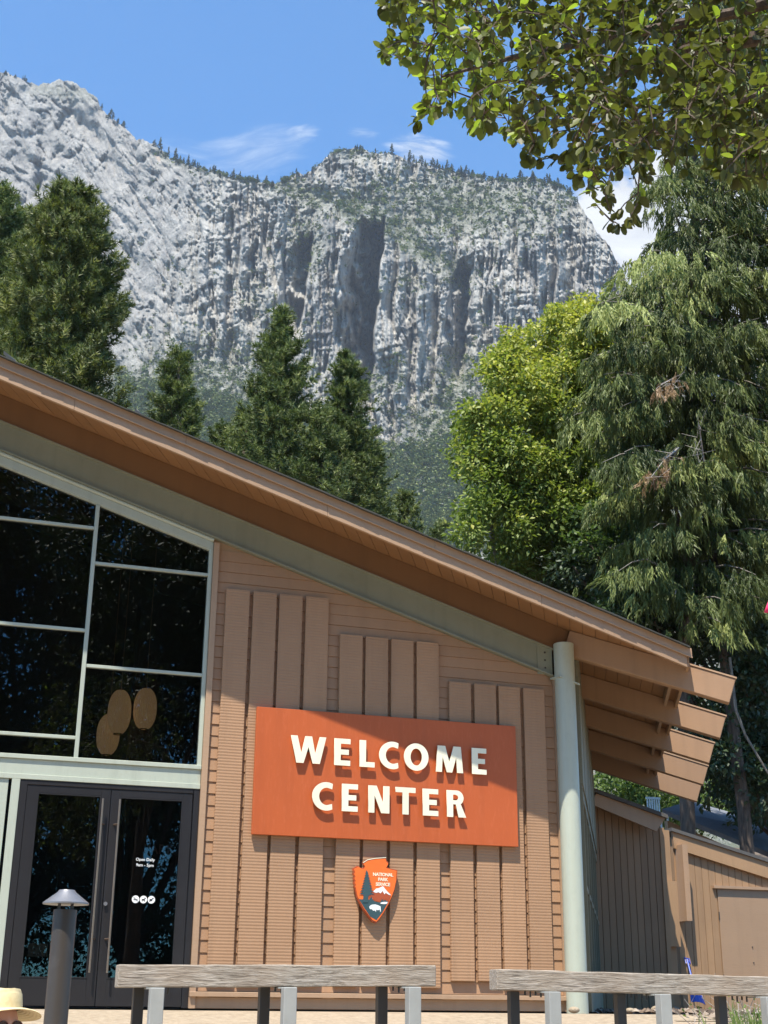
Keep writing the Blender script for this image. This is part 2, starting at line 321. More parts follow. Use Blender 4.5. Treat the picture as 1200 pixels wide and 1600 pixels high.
class MB:
    """collects solids given in world metres; build() links them as one mesh object under parent"""
    def __init__(s): s.v = []; s.f = []
    def add(s, V, Fc):
        b = len(s.v); s.v += [tuple(map(float, v)) for v in V]; s.f += [tuple(i+b for i in f) for f in Fc]; return s
    def box(s, x0, x1, y0, y1, z0, z1):
        V = [(x, y, z) for z in (z0, z1) for y in (y0, y1) for x in (x0, x1)]
        return s.add(V, [(0, 2, 3, 1), (4, 5, 7, 6), (0, 1, 5, 4), (2, 6, 7, 3), (0, 4, 6, 2), (1, 3, 7, 5)])
    def prism(s, poly, d):
        """closed polygon of 3-D points pushed along vector d"""
        n = len(poly); V = [tuple(p) for p in poly] + [tuple(np.array(p)+np.array(d)) for p in poly]
        return s.add(V, [tuple(range(n-1, -1, -1)), tuple(range(n, 2*n))] + [(i, (i+1) % n, n+(i+1) % n, n+i) for i in range(n)])
    def xz(s, pts, y0, y1): return s.prism([(x, y0, z) for x, z in pts], (0, y1-y0, 0))
    def beam(s, a, b, w, h, upv=(0, 0, 1)):
        """bar from a to b; w across, h along the up side"""
        a = np.array(a, float); b = np.array(b, float); d = (b-a)/np.linalg.norm(b-a)
        sd = np.cross(d, upv); sd /= np.linalg.norm(sd); u = np.cross(sd, d)
        return s.prism([a+sd*w/2*i+u*h/2*j for i, j in ((-1, -1), (1, -1), (1, 1), (-1, 1))], b-a)
    def tube(s, pts, rad, n=8, cap=True):
        pts = [np.array(p, float) for p in pts]; m = len(pts)
        rad = [rad]*m if np.isscalar(rad) else list(rad)
        V = []; u = None
        for i, p in enumerate(pts):
            d = pts[min(i+1, m-1)]-pts[max(i-1, 0)]; d /= np.linalg.norm(d)+1e-9
            if u is None:
                u = np.cross(d, (0, 0, 1) if abs(d[2]) < .9 else (1, 0, 0))
            u = u-d*(u@d); u /= np.linalg.norm(u); w = np.cross(d, u)
            V += [p+rad[i]*(math.cos(2*math.pi*k/n)*u+math.sin(2*math.pi*k/n)*w) for k in range(n)]
        Fc = [(i*n+k, i*n+(k+1) % n, (i+1)*n+(k+1) % n, (i+1)*n+k) for i in range(m-1) for k in range(n)]
        if cap: Fc += [tuple(range(n-1, -1, -1)), tuple((m-1)*n+k for k in range(n))]
        return s.add(V, Fc)
    def lathe(s, c, prof, n=24, axis=(0, 0, 1)):
        """prof: (radius, height) pairs round an upright axis at c"""
        V = []; 
        for r_, h in prof: V += [(c[0]+r_*math.cos(2*math.pi*k/n), c[1]+r_*math.sin(2*math.pi*k/n), c[2]+h) for k in range(n)]
        m = len(prof)
        return s.add(V, [(i*n+k, i*n+(k+1) % n, (i+1)*n+(k+1) % n, (i+1)*n+k) for i in range(m-1) for k in range(n)])
    def ball(s, c, r, n=12, m=8):
        r = (r, r, r) if np.isscalar(r) else r
        V = [(c[0]+r[0]*math.sin(math.pi*i/m)*math.cos(2*math.pi*k/n), c[1]+r[1]*math.sin(math.pi*i/m)*math.sin(2*math.pi*k/n), c[2]+r[2]*math.cos(math.pi*i/m)) for i in range(m+1) for k in range(n)]
        return s.add(V, [(i*n+k, (i+1)*n+k, (i+1)*n+(k+1) % n, i*n+(k+1) % n) for i in range(m) for k in range(n)])
    def build(s, name, mat, parent=None, smooth=False, bevel=0.0, seg=1):
        V = np.array(s.v)
        if parent is not None: V = V-wloc(parent)
        me = mesh(name, V, s.f, mat)
        bm = bmesh.new(); bm.from_mesh(me); bmesh.ops.remove_doubles(bm, verts=bm.verts, dist=1e-5); bmesh.ops.recalc_face_normals(bm, faces=bm.faces); bm.to_mesh(me); bm.free()
        if smooth:
            me.polygons.foreach_set('use_smooth', np.ones(len(me.polygons), bool))
            me.set_sharp_from_angle(angle=R(40))
        o = link(name, me, parent)
        if bevel:
            b = o.modifiers.new('edge', 'BEVEL'); b.width = bevel; b.segments = seg; b.limit_method = 'ANGLE'
        return o
def box(name, mat, parent, *a, **k): return MB().box(*a).build(name, mat, parent, **k)
def tag(o, label=None, cat=None, group=None, kind=None):
    for k, v in (('label', label), ('category', cat), ('group', group), ('kind', kind)):
        if v: o[k] = v
    return o
def empty(name, loc, label=None, cat=None, group=None):
    o = bpy.data.objects.new(name, None); COL.objects.link(o); o.location = tuple(map(float, loc)); o.empty_display_size = 0.3
    return tag(o, label, cat, group)
def setting(name, me_or_mb, mat=None):
    o = me_or_mb.build(name, mat) if isinstance(me_or_mb, MB) else link(name, me_or_mb)
    return tag(o, kind='structure')
def text_mesh(name, body, size, mat, parent, origin, right, up, extrude=0.003, offset=0.0, align='CENTER', spacing=1.0):
    """flat lettering standing on a surface: origin = baseline centre"""
    cu = bpy.data.curves.new(name, 'FONT'); cu.body = body; cu.size = size; cu.align_x = align; cu.extrude = extrude; cu.offset = offset; cu.resolution_u = 3
    cu.space_character = spacing
    tmp = bpy.data.objects.new(name, cu); COL.objects.link(tmp)
    dg = bpy.context.evaluated_depsgraph_get(); me = bpy.data.meshes.new_from_object(tmp.evaluated_get(dg))
    bpy.data.objects.remove(tmp); bpy.data.curves.remove(cu)
    n = len(me.vertices); V = np.zeros(n*3, np.float32); me.vertices.foreach_get('co', V); V = V.reshape(-1, 3)
    r_ = np.array(right, float); u_ = np.array(up, float); nn = np.cross(r_, u_)
    W = np.array(origin, float)-wloc(parent) + V[:, :1]*r_+V[:, 1:2]*u_+V[:, 2:3]*nn
    me.vertices.foreach_set('co', W.astype(np.float32).ravel()); me.materials.clear(); me.materials.append(mat); me.update()
    return link(name, me, parent)
def outline_mesh(name, loops, y0, y1, mat, parent, off=(0, 0)):
    """solid plate in the x-z plane from one outline and its holes, front at y0"""
    cu = bpy.data.curves.new(name, 'CURVE'); cu.dimensions = '2D'; cu.fill_mode = 'BOTH'; cu.extrude = abs(y1-y0)/2
    for lp in loops:
        sp = cu.splines.new('POLY'); sp.points.add(len(lp)-1); sp.use_cyclic_u = True
        for i, (x, z) in enumerate(lp): sp.points[i].co = (x, z, 0, 1)
    tmp = bpy.data.objects.new(name, cu); COL.objects.link(tmp)
    dg = bpy.context.evaluated_depsgraph_get(); me = bpy.data.meshes.new_from_object(tmp.evaluated_get(dg))
    bpy.data.objects.remove(tmp); bpy.data.curves.remove(cu)
    n = len(me.vertices); V = np.zeros(n*3, np.float32); me.vertices.foreach_get('co', V); V = V.reshape(-1, 3)
    ym = (y0+y1)/2
    W = np.stack([V[:, 0]+off[0], ym-V[:, 2], V[:, 1]+off[1]], 1)-wloc(parent)
    me.vertices.foreach_set('co', W.astype(np.float32).ravel()); me.materials.clear(); me.materials.append(mat); me.update()
    return link(name, me, parent)

def norm(v): return v/(np.linalg.norm(v, axis=-1, keepdims=True)+1e-9)
def scatter(P, D, N, S, proto, faces):
    """place proto (local x along D, z along N) at points P with size S -> verts, faces"""
    D = norm(D); N = norm(N-D*np.sum(N*D, 1, keepdims=True)); B = np.cross(N, D)
    S = np.broadcast_to(np.asarray(S, float).reshape(-1, 1, 1), (len(P), 1, 1))
    V = P[:, None, :] + S*(proto[None, :, 0:1]*D[:, None]+proto[None, :, 1:2]*B[:, None]+proto[None, :, 2:3]*N[:, None])
    k = len(proto); Fc = faces[None]+(np.arange(len(P))*k)[:, None, None]
    return V.reshape(-1, 3), Fc.reshape(-1, faces.shape[1])
def rsph(n): v = rng.normal(size=(n, 3)); return norm(v)

# perlin noise on arrays
_perm = rng.permutation(512); _perm = np.concatenate([_perm, _perm]); _ga = rng.uniform(0, 2*math.pi, 512)
def perlin(x, y, seed=0):
    x = x+seed*17.13; y = y+seed*7.71
    xi = np.floor(x).astype(int); yi = np.floor(y).astype(int); xf = x-xi; yf = y-yi
    def g(ix, iy, dx, dy):
        h = _ga[_perm[(_perm[ix & 511]+iy) & 511]]; return np.cos(h)*dx+np.sin(h)*dy
    u = xf**3*(xf*(xf*6-15)+10); v = yf**3*(yf*(yf*6-15)+10)
    a = g(xi, yi, xf, yf); b = g(xi+1, yi, xf-1, yf); c = g(xi, yi+1, xf, yf-1); d = g(xi+1, yi+1, xf-1, yf-1)
    return (a+(b-a)*u)+((c+(d-c)*u)-(a+(b-a)*u))*v
def fbm(x, y, o=4, seed=0, g=0.5):
    s = 0; a = 1.0
    for i in range(o): s = s+a*perlin(x*2**i, y*2**i, seed+i*3); a *= g
    return s
def ridged(x, y, o=3, seed=0, g=0.5):
    s = 0; a = 1.0
    for i in range(o): s = s+a*(1-2*np.abs(perlin(x*2**i, y*2**i, seed+i*3))); a *= g
    return s

# ------------------------------------------------------------------ ground
def gz(x, y):
    x = np.asarray(x, float); y = np.asarray(y, float)
    z = np.interp(y, [-400, -9, -6, -1.0, 9, 13, 30, 120, 600], [-1.5, -1.5, -0.62, 0.0, -0.02, 1.0, 6.0, 14.0, 60.0])
    return z
def sheet(xs, ys, zf):
    X, Y = np.meshgrid(xs, ys); Z = zf(X, Y); V = np.stack([X, Y, Z], -1).reshape(-1, 3)
    nx, ny = len(xs), len(ys); i = np.arange(ny-1)[:, None]*nx+np.arange(nx-1)[None]; i = i.ravel()
    return V, np.stack([i, i+1, i+nx+1, i+nx], 1)
xs = np.concatenate([[-1500, -800, -400, -150], np.linspace(-60, 60, 61), [150, 400, 800, 1500]])
ys = np.concatenate([[-1500, -600, -200, -80], np.linspace(-40, 40, 81), [60, 90, 120, 200, 350, 600, 1000, 1700]])
V, Fq = sheet(xs, ys, lambda x, y: gz(x, y)-0.05+0.03*perlin(x*0.7, y*0.7)*(np.abs(x) < 100)*(y > 3))
setting('ground', mesh('ground', V, Fq, m_soil, smooth=True))
V, Fq = sheet(np.linspace(-30, 30, 61), np.linspace(-30, -0.06, 61), lambda x, y: gz(x, y)-0.02)  # carried wide beyond the visible strip, added for warm bounce light
setting('pavement', mesh('pavement', V, Fq, m_paving, smooth=True))

# ------------------------------------------------------------------ the mountain
RP = np.array([(-260, 20), (-150, 60), (0, 112), (30, 120), (60, 132), (75, 127), (105, 122), (130, 135), (150, 150), (165, 178), (190, 195), (215, 215), (245, 225), (265, 245),
      (300, 258), (340, 268), (380, 277), (410, 283), (430, 287), (447, 278), (465, 268), (475, 272), (500, 255), (515, 240), (530, 232), (560, 229), (580, 236), (610, 238),
      (640, 248), (680, 260), (720, 270), (760, 277), (800, 281), (830, 277), (870, 287), (895, 300), (910, 315), (930, 345), (950, 370), (965, 395), (975, 415), (990, 450),
      (1010, 500), (1040, 560), (1100, 650), (1300, 800), (1500, 860)], float)
def ridge_py(px): return np.interp(px, RP[:, 0], RP[:, 1])
def sst(a, b, x): t = np.clip((x-a)/(b-a), 0, 1); return t*t*(3-2*t)
def seg(px, py, x0, y0, x1, y1, w):
    """soft mask round a line"""
    dx, dy = x1-x0, y1-y0; L = math.hypot(dx, dy); t = ((px-x0)*dx+(py-y0)*dy)/L/L; tt = np.clip(t, 0, 1)
    return np.exp(-((px-x0-tt*dx)**2+(py-y0-tt*dy)**2)/w/w)
def blob(px, py, x, y, rx, ry, a=0): 
    c, s_ = math.cos(a), math.sin(a); u = ((px-x)*c+(py-y)*s_)/rx; v = (-(px-x)*s_+(py-y)*c)/ry; return np.exp(-(u*u+v*v))
def chimney(px, py, x0, y0, x1, y1, w, depth, soft=4):
    """a wall that turns away to the right over width w, then stands out again"""
    t = np.clip((py-y0)/(y1-y0), 0, 1); xr = x0+(x1-x0)*t + 6*perlin(py/25, 0*py, int(x0)); 
    wob = w*(0.6+0.4*np.sin(math.pi*np.clip(t, 0.05, 0.95)))
    u = (px-(xr-wob))/wob; prof = np.where((u > 0) & (u < 1), u, 0)*sst(1.0, 0.93, u)
    jy = 22*perlin(px/13, py*0, 7)+9*perlin(px/4, py*0, 9); env = sst(y0-6, y0+16, py+jy)*sst(y1+12, y1-25, py+jy)
    return depth*prof*env*(.85+.6*fbm(px/17, py/30, 3, int(x0)))
def saw(x, y, w, amp, seed, vs):
    u = x/w+0.35*perlin(x/w/3, y/vs, seed); c = np.floor(u); f = u-c
    h = np.abs(np.sin(c*12.9898+seed)*43758.5453) % 1
    m = sst(-0.25, 0.2, perlin(x/w/1.7, y/vs*1.3, seed+5)+(h-.5)*.8)
    return amp*(.4+h)*f*sst(1.0, .88, f)*m
def veg_mask(px, py):
    m = 0.9*blob(px, py, 335, 590, 110, 55) + 0.8*blob(px, py, 250, 640, 70, 60) + 0.9*blob(px, py, 725, 595, 45, 50, 0.6)+1.2*blob(px, py, 690, 660, 60, 30)
    m = m + 0.9*seg(px, py, 440, 290, 560, 330, 16)+0.9*seg(px, py, 560, 330, 720, 430, 20)+0.6*blob(px, py, 650, 300, 110, 35)+0.7*blob(px, py, 800, 320, 110, 45)+0.6*blob(px, py, 690, 345, 80, 30)
    m = m + 0.8*blob(px, py, 480, 380, 30, 50)+0.5*blob(px, py, 575, 330, 30, 25)+0.7*blob(px, py, 555, 240, 45, 12)+0.6*seg(px, py, 250, 240, 420, 285, 12)+0.5*seg(px, py, 60, 140, 140, 150, 14)
    m = m + 0.6*blob(px, py, 590, 600, 30, 25)+0.5*blob(px, py, 625, 575, 14, 25)+0.35*blob(px, py, 400, 470, 25, 40)+.4*blob(px, py, 640, 440, 30, 20)
    fl = 690-18*perlin(px/40, px*0, 5) - 0.25*np.abs(px-640)
    forest = sst(fl-12, fl+18, py)
    return np.clip(m, 0, 1.2)*(1-forest)+1.25*forest, forest
def mountain_depth(px, py):
    t_ = py
    rp = ridge_py(px)
    vm, forest = veg_mask(px, py)
    wL = sst(60, -60, (px-330)-(py-285)*-0.35)           # left slab
    lower = 900.0
    slope = 0.16+0.38*wL+0.55*np.clip(vm, 0, 1)+0.55*sst(95, 0, py-rp)*(1-wL)*sst(470, 640, px)
    return slope, wL, vm, forest
gx = np.concatenate([np.linspace(-250, -14, 24), np.linspace(-10, 1040, 740), np.linspace(1048, 1400, 30)]); NPX, NPY = len(gx), 420; tv = np.linspace(0, 1, NPY)
PX = np.repeat(gx[None], NPY, 0)
rr = ridge_py(gx) + 3.5*fbm(gx/11, gx*0+3.3, 4, 2)*1.5 + 2.0*ridged(gx/5, gx*0+1.1, 2, 8) + sst(870, 900, gx)*(5*ridged(gx/17, gx*0+2.2, 3, 15)+3*ridged(gx/7, gx*0+5.2, 2, 16))
BOT = 905.0
PYg = rr[None]*(1-tv[:, None])+BOT*tv[:, None]
PYg = np.where(tv[:, None] <= 1, PYg, PYg)
slope, wL, vm, forest = mountain_depth(PX, PYg)
dpy = np.diff(PYg, axis=0, append=PYg[-1:]); acc = np.cumsum((slope*dpy)[::-1], axis=0)[::-1]
D = 1120 + acc
warp = 10*fbm(PX/70, PYg/90, 3, 11)
cw = (1-wL)*(1-0.85*np.clip(vm, 0, 1))
mod = 0.30+1.35*sst(-0.40, 0.40, fbm(PX/48, PYg/48, 3, 91)); mod2 = 0.25+1.4*sst(-0.35, 0.35, fbm(PX/33, PYg/60, 3, 95))
D += cw*(-16*ridged((PX+warp)/58, PYg/420, 2, 21) - 6.0*ridged((PX+warp)/19, PYg/150, 3, 22) - 1.6*mod2*ridged((PX+0.6*warp)/7, PYg/34, 2, 23))
D += cw*(saw(PX+warp, PYg, 31, 26, 3, 160)+mod2*saw(PX+.7*warp, PYg, 14, 13, 8, 70)+mod*saw(PX+.5*warp, PYg, 7, 5.0, 13, 30))
D += cw*mod*(-3.5*ridged(PX/60, (PYg+0.3*PX+warp)/26, 2, 51))
D -= (1-wL)*1.5*ridged(PX/9, PYg/7, 3, 24)
# boulder country near the crest
crest = sst(140, 10, PYg-rr[None])*(1-wL)
D -= crest*(5*ridged(PX/22, PYg/17, 3, 31)+2.2*ridged(PX/8, PYg/6.5, 2, 32))
# left slab: strata running down to the right
ud = PX*0.72+PYg*0.69; vd = -PX*0.69+PYg*0.72
D += wL*(-18*fbm(vd/70, ud/190, 3, 41)-4.0*mod2*ridged((vd+1.6*warp)/23, (ud+warp)/130, 4, 42)-1.2*mod*ridged((vd+warp)/8, ud/30, 2, 43)-3.5*mod*ridged((PX+2*warp)/33, PYg/60, 4, 44)+mod2*saw(PX+.5*vd+1.5*warp, PYg, 37, 10, 17, 90))
for a in ((602, 345, 580, 640, 74, 225), (492, 370, 472, 520, 46, 130), (404, 375, 394, 450, 16, 36), (440, 350, 430, 430, 20, 12), (738, 410, 725, 600, 40, 115), (690, 450, 678, 610, 16, 30),
          (775, 430, 770, 560, 16, 10), (650, 520, 640, 640, 10, 8), (540, 330, 528, 420, 14, 10), (830, 360, 826, 440, 12, 8), (520, 520, 500, 640, 14, 14), (366, 430, 356, 520, 14, 10), (610, 620, 606, 690, 10, 10), (700, 590, 690, 640, 14, 12)):
    D += chimney(PX, PYg, *a)
for a, k in (((112, 176, 158, 224, 9), 14), ((60, 255, 64, 320, 7), 10), ((140, 270, 160, 330, 6), 7), ((172, 225, 178, 250, 5), 6), ((30, 285, 60, 300, 8), 7), ((85, 205, 110, 175, 5), 5), ((180, 330, 260, 420, 6), 5), ((245, 290, 330, 350, 5), 4), ((215, 470, 232, 540, 7), 6)):
    D += k*seg(PX, PYg, *a)
def crack(x, y, seed, p=7): return np.clip(1-2*np.abs(perlin(x, y, seed)), 0, 1)**p
D += cw*(9*crack((PX+warp)/27, PYg/210, 101)+6*crack((PX+.6*warp)/13, PYg/95, 102)*mod2+3.5*crack((PX+.5*warp)/6.5, PYg/38, 103, 5)*mod+4*crack((PX+warp)/55, (PYg+.35*PX+warp)/21, 104)*mod)
D += wL*(6*mod*crack((vd+2.5*warp)/34, (ud+2*warp)/150, 105, 8)+2.2*mod2*crack((vd+2*warp)/15, (ud+warp)/55, 106, 7)+5*mod2*crack((PX+2*warp)/40, (PYg+warp)/80, 107, 8)+2*mod*crack((PX+warp)/9, PYg/22, 108, 5))
D += (1-forest)*mod2*(3.2*crack((PX+.8*warp)/19, (PYg-.9*PX)/34, 121, 9)+2.6*crack((PX-.5*PYg)/15, (PYg+warp)/60, 122, 9)+1.6*crack(PX/8, PYg/8, 123, 6))
D += crest*(3*crack(PX/12, PYg/9, 109, 5)+2*crack(PX/6, PYg/5, 110, 4))
D += forest*(-5*ridged(PX/16, PYg/11, 3, 61))
D += (1-.55*wL)*mod*(1.9*perlin(PX/4.3, PYg/4.0, 71)+1.0*perlin(PX/9, PYg/8, 73)*(1-forest))+1.2*perlin(PX/2.4, PYg/2.6, 72)
MV = atD(PX, PYg, D)
# the back of the summit falls away behind the crest
back1 = MV[0]+np.array([0, 0, 1.0])*0; hd = norm(np.stack([MV[0, :, 0], MV[0, :, 1]+16, 0*MV[0, :, 0]], -1))
b1 = MV[0]+hd*60+np.array([0, 0, -12.0]); b2 = MV[0]+hd*500+np.array([0, 0, -150.0]); b3 = MV[0]*1+hd*1400; b3[:, 2] = 0
foot = MV[-1]-hd*140; foot[:, 2] = 40; foot2 = MV[-1]-hd*500; foot2[:, 2] = -5
Vm = np.concatenate([b3[None], b2[None], b1[None], MV, foot[None], foot2[None]], 0)
pad = lambda A: np.concatenate([A[:1]*0, A[:1]*0, A[:1]*0, A, A[-1:], A[-1:]], 0)
nr, nc = Vm.shape[:2]; i = (np.arange(nr-1)[:, None]*nc+np.arange(nc-1)[None]).ravel()
streak = np.clip(0.25+0.9*cw*sst(330, 420, PX)+0.3*wL, 0, 1)
scar = np.clip(blob(PX, PYg, 643, 728, 7, 14)*1.3+0.8*blob(PX, PYg, 247, 247, 4, 10, -0.6)-0.25, 0, 0.9)*0.9
setting('mountain', mesh('mountain', Vm.reshape(-1, 3), np.stack([i, i+nc, i+nc+1, i+1], 1), m_granite,
        attrs=dict(veg=pad(np.clip(vm, 0, 1)*0.85).ravel(), streak=pad(streak).ravel(), patina=pad(wL).ravel(), scar=pad(scar).ravel())))
def mtn_point(px, py):
    """point of the mountain's surface nearest the given direction"""
    ix = np.clip(np.searchsorted(gx, px), 0, NPX-1)
    iy = np.clip(np.round((py-rr[ix])/(BOT-rr[ix])*(NPY-1)).astype(int), 0, NPY-1)
    return MV[iy, ix]
# scrub and woodland no one could count
def bush_proto(k, rs):
    V = []; Fc = []
    for j in range(k):
        c = rs.normal(size=3)*0.33; c[2] = abs(c[2])*0.9
        a, b_, d = rs.normal(size=(3, 3))*0.34
        V += [c+a, c+b_, c+d]; Fc.append((3*j, 3*j+1, 3*j+2))
    return np.array(V), np.array(Fc)
n = 60000
px = rng.uniform(180, 900, n); py = rng.uniform(225, 860, n); py = np.maximum(py, ridge_py(px)+2)
vmk, fo = veg_mask(px, py)
nse = fbm(px/14, py/10, 3, 81)
keep = rng.uniform(size=n) < np.where(fo > .5, 0.85, np.clip(vmk, 0, 1)**1.2*sst(-0.25, 0.25, nse)*0.75+0.008)
px, py, fo = px[keep], py[keep], fo[keep]
P = mtn_point(px, py); k = len(P)
pv, pf = bush_proto(16, np.random.default_rng(3))
up = np.tile([0, 0, 1.0], (k, 1)); size = np.where(fo > .5, rng.uniform(2.6, 4.6, k), rng.uniform(1.6, 4.0, k))
V, Fc = scatter(P+np.array([0, 0, 0.5]), norm(rng.normal(size=(k, 3))*[1, 1, 0]), up, size, pv, pf)
tag(link('mountain_scrub', mesh('mountain_scrub', V, Fc, m_scrub, tint=np.repeat(rng.uniform(0, 1, k), len(pv)))), 'grey green scrub and woodland covering the ledges and foot of the granite cliff', 'scrub', kind='stuff')
# single conifers on the skyline and the upper ledges
def ridge_pine_mesh(seed, slim):
    rs = np.random.default_rng(seed); V = []; Fc = []
    for j in range(70):
        h = rs.uniform(0.12, 1); rad = slim*(1.05-h)**0.8*rs.uniform(0.5, 1.15); a = rs.uniform(0, 6.283)
        c = np.array([0, 0, h]); tip = np.array([rad*math.cos(a), rad*math.sin(a), h-0.05*rs.uniform(-1, 2)]); sd = np.array([-math.sin(a), math.cos(a), 0])*0.055
        V += [c+[0, 0, .05], tip+sd, tip-sd+[0, 0, -.03]]; Fc.append((len(V)-3, len(V)-2, len(V)-1))
    V += [[-.02, 0, -.1], [.02, 0, -.1], [0, 0, .95]]; Fc.append((len(V)-3, len(V)-2, len(V)-1))
    return mesh('ridge_pine', np.array(V), np.array(Fc), m_ridgepine, tint=rs.uniform(0, 1, len(V)))
rpm = [ridge_pine_mesh(s, w) for s, w in ((1, .22), (2, .28), (3, .34), (4, .18), (5, .45))]
def ridge_pines(n, x0, x1, dy0, dy1, h0, h1, label, group, pts=()):
    spots = [(random.uniform(x0, x1), None, random.uniform(h0, h1)) for _ in range(n)] + [(a, None, b) for a, b in pts]
    for q, (x, _, h) in enumerate(spots):
        y = float(ridge_py(x)) + (random.uniform(dy0, dy1) if q < n else 2)
        p = mtn_point(np.array([x]), np.array([y]))[0]
        o = link('ridge_pine', random.choice(rpm)); o.location = tuple(p-np.array([0, 0, 0.6])); s = h*0.80
        o.scale = (s, s, s); o.rotation_euler.z = random.uniform(0, 6.28)
        tag(o, label, 'conifer', group)
ZN = [(6, 5, 60, 0, 6, 8, 14, 'at the top left end of the granite skyline', 'conifers on the top left skyline', ()),
      (3, 150, 200, 0, 6, 9, 14, 'on the steep step of the left skyline', 'conifers on the steep left step', ()),
      (14, 238, 320, 0, 10, 9, 17, 'on the upper part of the descending left shoulder', 'conifers on the upper shoulder', ()),
      (20, 320, 430, 0, 10, 8, 15, 'on the low part of the shoulder, towards the notch', 'conifers on the lower shoulder', ()),
      (9, 430, 510, 0, 8, 6, 11, 'on the broken rise between the notch and the summit', 'conifers right of the notch', ()),
      (14, 510, 610, 0, 8, 6, 11, 'round the rocky summit of the middle crag', 'conifers round the summit', ()),
      (16, 625, 700, -1, 12, 9, 19, 'on the skyline just right of the summit', 'conifers right of the summit', ()),
      (18, 700, 780, -1, 12, 9, 19, 'in the dense row in the middle of the right skyline', 'conifers on the middle of the right skyline', ()),
      (12, 780, 850, -1, 12, 10, 21, 'under the tips of the overhanging leaves on the skyline', 'conifers on the skyline below the leaves', ()),
      (12, 850, 905, -1, 12, 10, 19, 'near the right brow where the cliff drops to the cloud', 'conifers on the right brow', ()),
      (34, 560, 680, 14, 110, 7, 14, 'among boulders below the summit, on the right', 'conifers below the summit'),
      (34, 680, 790, 14, 110, 7, 15, 'among boulders in the middle of the upper right slope', 'conifers on the middle of the upper right slope'),
      (32, 790, 900, 14, 110, 7, 15, 'among boulders on the far right upper slope', 'conifers on the far right upper slope'),
      (24, 420, 560, 10, 90, 6, 11, 'on a green ledge of the middle crag', 'conifers on the crag ledges')]
for z_ in ZN: ridge_pines(z_[0], z_[1], z_[2], z_[3], z_[4], z_[5], z_[6], 'small distant conifer '+z_[7], z_[8])
for x_, h_, lab in ((38, 14, 'dark conifer, the tallest at the top left end of the skyline'), (172, 22, 'broad conifer alone at the top of the steep left step'), (184, 13, 'thin conifer below the broad one on the steep step'), (192, 15, 'lowest conifer of the three on the steep step'),
                    (249, 25, 'tallest conifer of the left skyline, where the shoulder begins'), (262, 20, 'conifer just right of the tallest on the left skyline'), (274, 24, 'second tallest conifer on the left shoulder'), (293, 20, 'rounded conifer standing clear on the left shoulder'), (364, 16, 'conifer under the wispy cloud, low on the shoulder'),
                    (401, 15, 'last tall conifer before the notch in the skyline'), (612, 22, 'conifer standing clear just right of the summit'), (640, 23, 'lone slim conifer in front of the thin cloud'), (658, 17, 'conifer at the left end of the dense skyline row'), (682, 20, 'pointed conifer under the right end of the thin cloud'), (698, 21, 'rounded tall conifer on the right skyline')):
    ridge_pines(0, 0, 0, 0, 0, 0, 0, lab, 'larger conifers of the skyline', ((x_, h_),))

# ------------------------------------------------------------------ the main building
TH = R(26.4); EV = np.array([math.sin(TH), math.cos(TH), 0]); RV = np.array([math.cos(TH), -math.sin(TH), 0]); PITCH = 0.337
P0 = np.array([7.85, 0.0, 0.0])
def S(x, y): return 4.911-0.302*(x-7.688)+0.150*y                # underside of the roof boards
def rk(r, k, dz=0.0):                                            # r across the eave, k along it
    p = P0+RV*r+EV*k; return np.array([p[0], p[1], S(p[0], p[1])+dz])
def wall_top(x): return 4.166+0.302*(7.70-x)
bld = empty('visitor_building', (3.0, 0, 0), 'brown wood sided building with glass doors, a long sloping roof and projecting rafters', 'building')
# backing wall and siding courses
MB().xz([(3.0, 0.0), (7.70, 0.0), (7.70, wall_top(7.70)+.05), (3.0, wall_top(3.0)+.05)], 0.0, 0.15).build('wall', m_annex, bld)
zb, hc = 0.185, 0.1385
for i in range(40):
    z0 = zb+i*hc; z1 = z0+hc-0.003
    xr0 = min(7.655, 7.70-(z0-4.160)/0.302); xr1 = min(7.655, 7.70-(z1-4.160)/0.302)
    if xr1 < 3.12: break
    jit = random.uniform(-.0015, .0015)
    MB().add([(3.075, -.021+jit, z0), (xr0, -.021+jit, z0), (xr1, -.010+jit, z1), (3.075, -.010+jit, z1),
              (3.075, -.001, z0), (xr0, -.001, z0), (xr1, -.001, z1), (3.075, -.001, z1)],
             [(0, 1, 2, 3), (7, 6, 5, 4), (0, 4, 5, 1), (3, 2, 6, 7), (1, 5, 6, 2), (0, 3, 7, 4)]).build('siding_board', m_siding, bld)
# bigger piece of wall at the corner and the casing by the window
box('corner_trim', m_trim, bld, 3.003, 3.073, -.06, -.001, 0.0, 5.53)
box('corner_trim', m_trim, bld, 7.658, 7.70, -.055, -.001, 0.0, 4.17)
for g, (x0, zt) in enumerate(((3.185, 4.94), (4.68, 4.49), (6.165, 3.995))):
    for j in range(4):
        x = x0+j*0.3465+random.uniform(-.004, .004)
        zbot = (0.25, 0.25, 0.25, 0.26, 0.25, 0.27, 0.31, 0.25, 0.335, 0.34, 0.25, 0.25)[g*4+j]
        MB().box(x, x+.30, -.072, -.0225, zbot, zt+random.uniform(-.005, .005)).build('batten', m_batten, bld, bevel=.003)
MB().box(3.0, 7.70, -.095, -.027, .125, .178).xz([(3.0, 0.0), (7.72, 0.0), (7.72, .122), (3.0, .122)], -.035, -.003).build('skirting', m_trim, bld, bevel=.004)
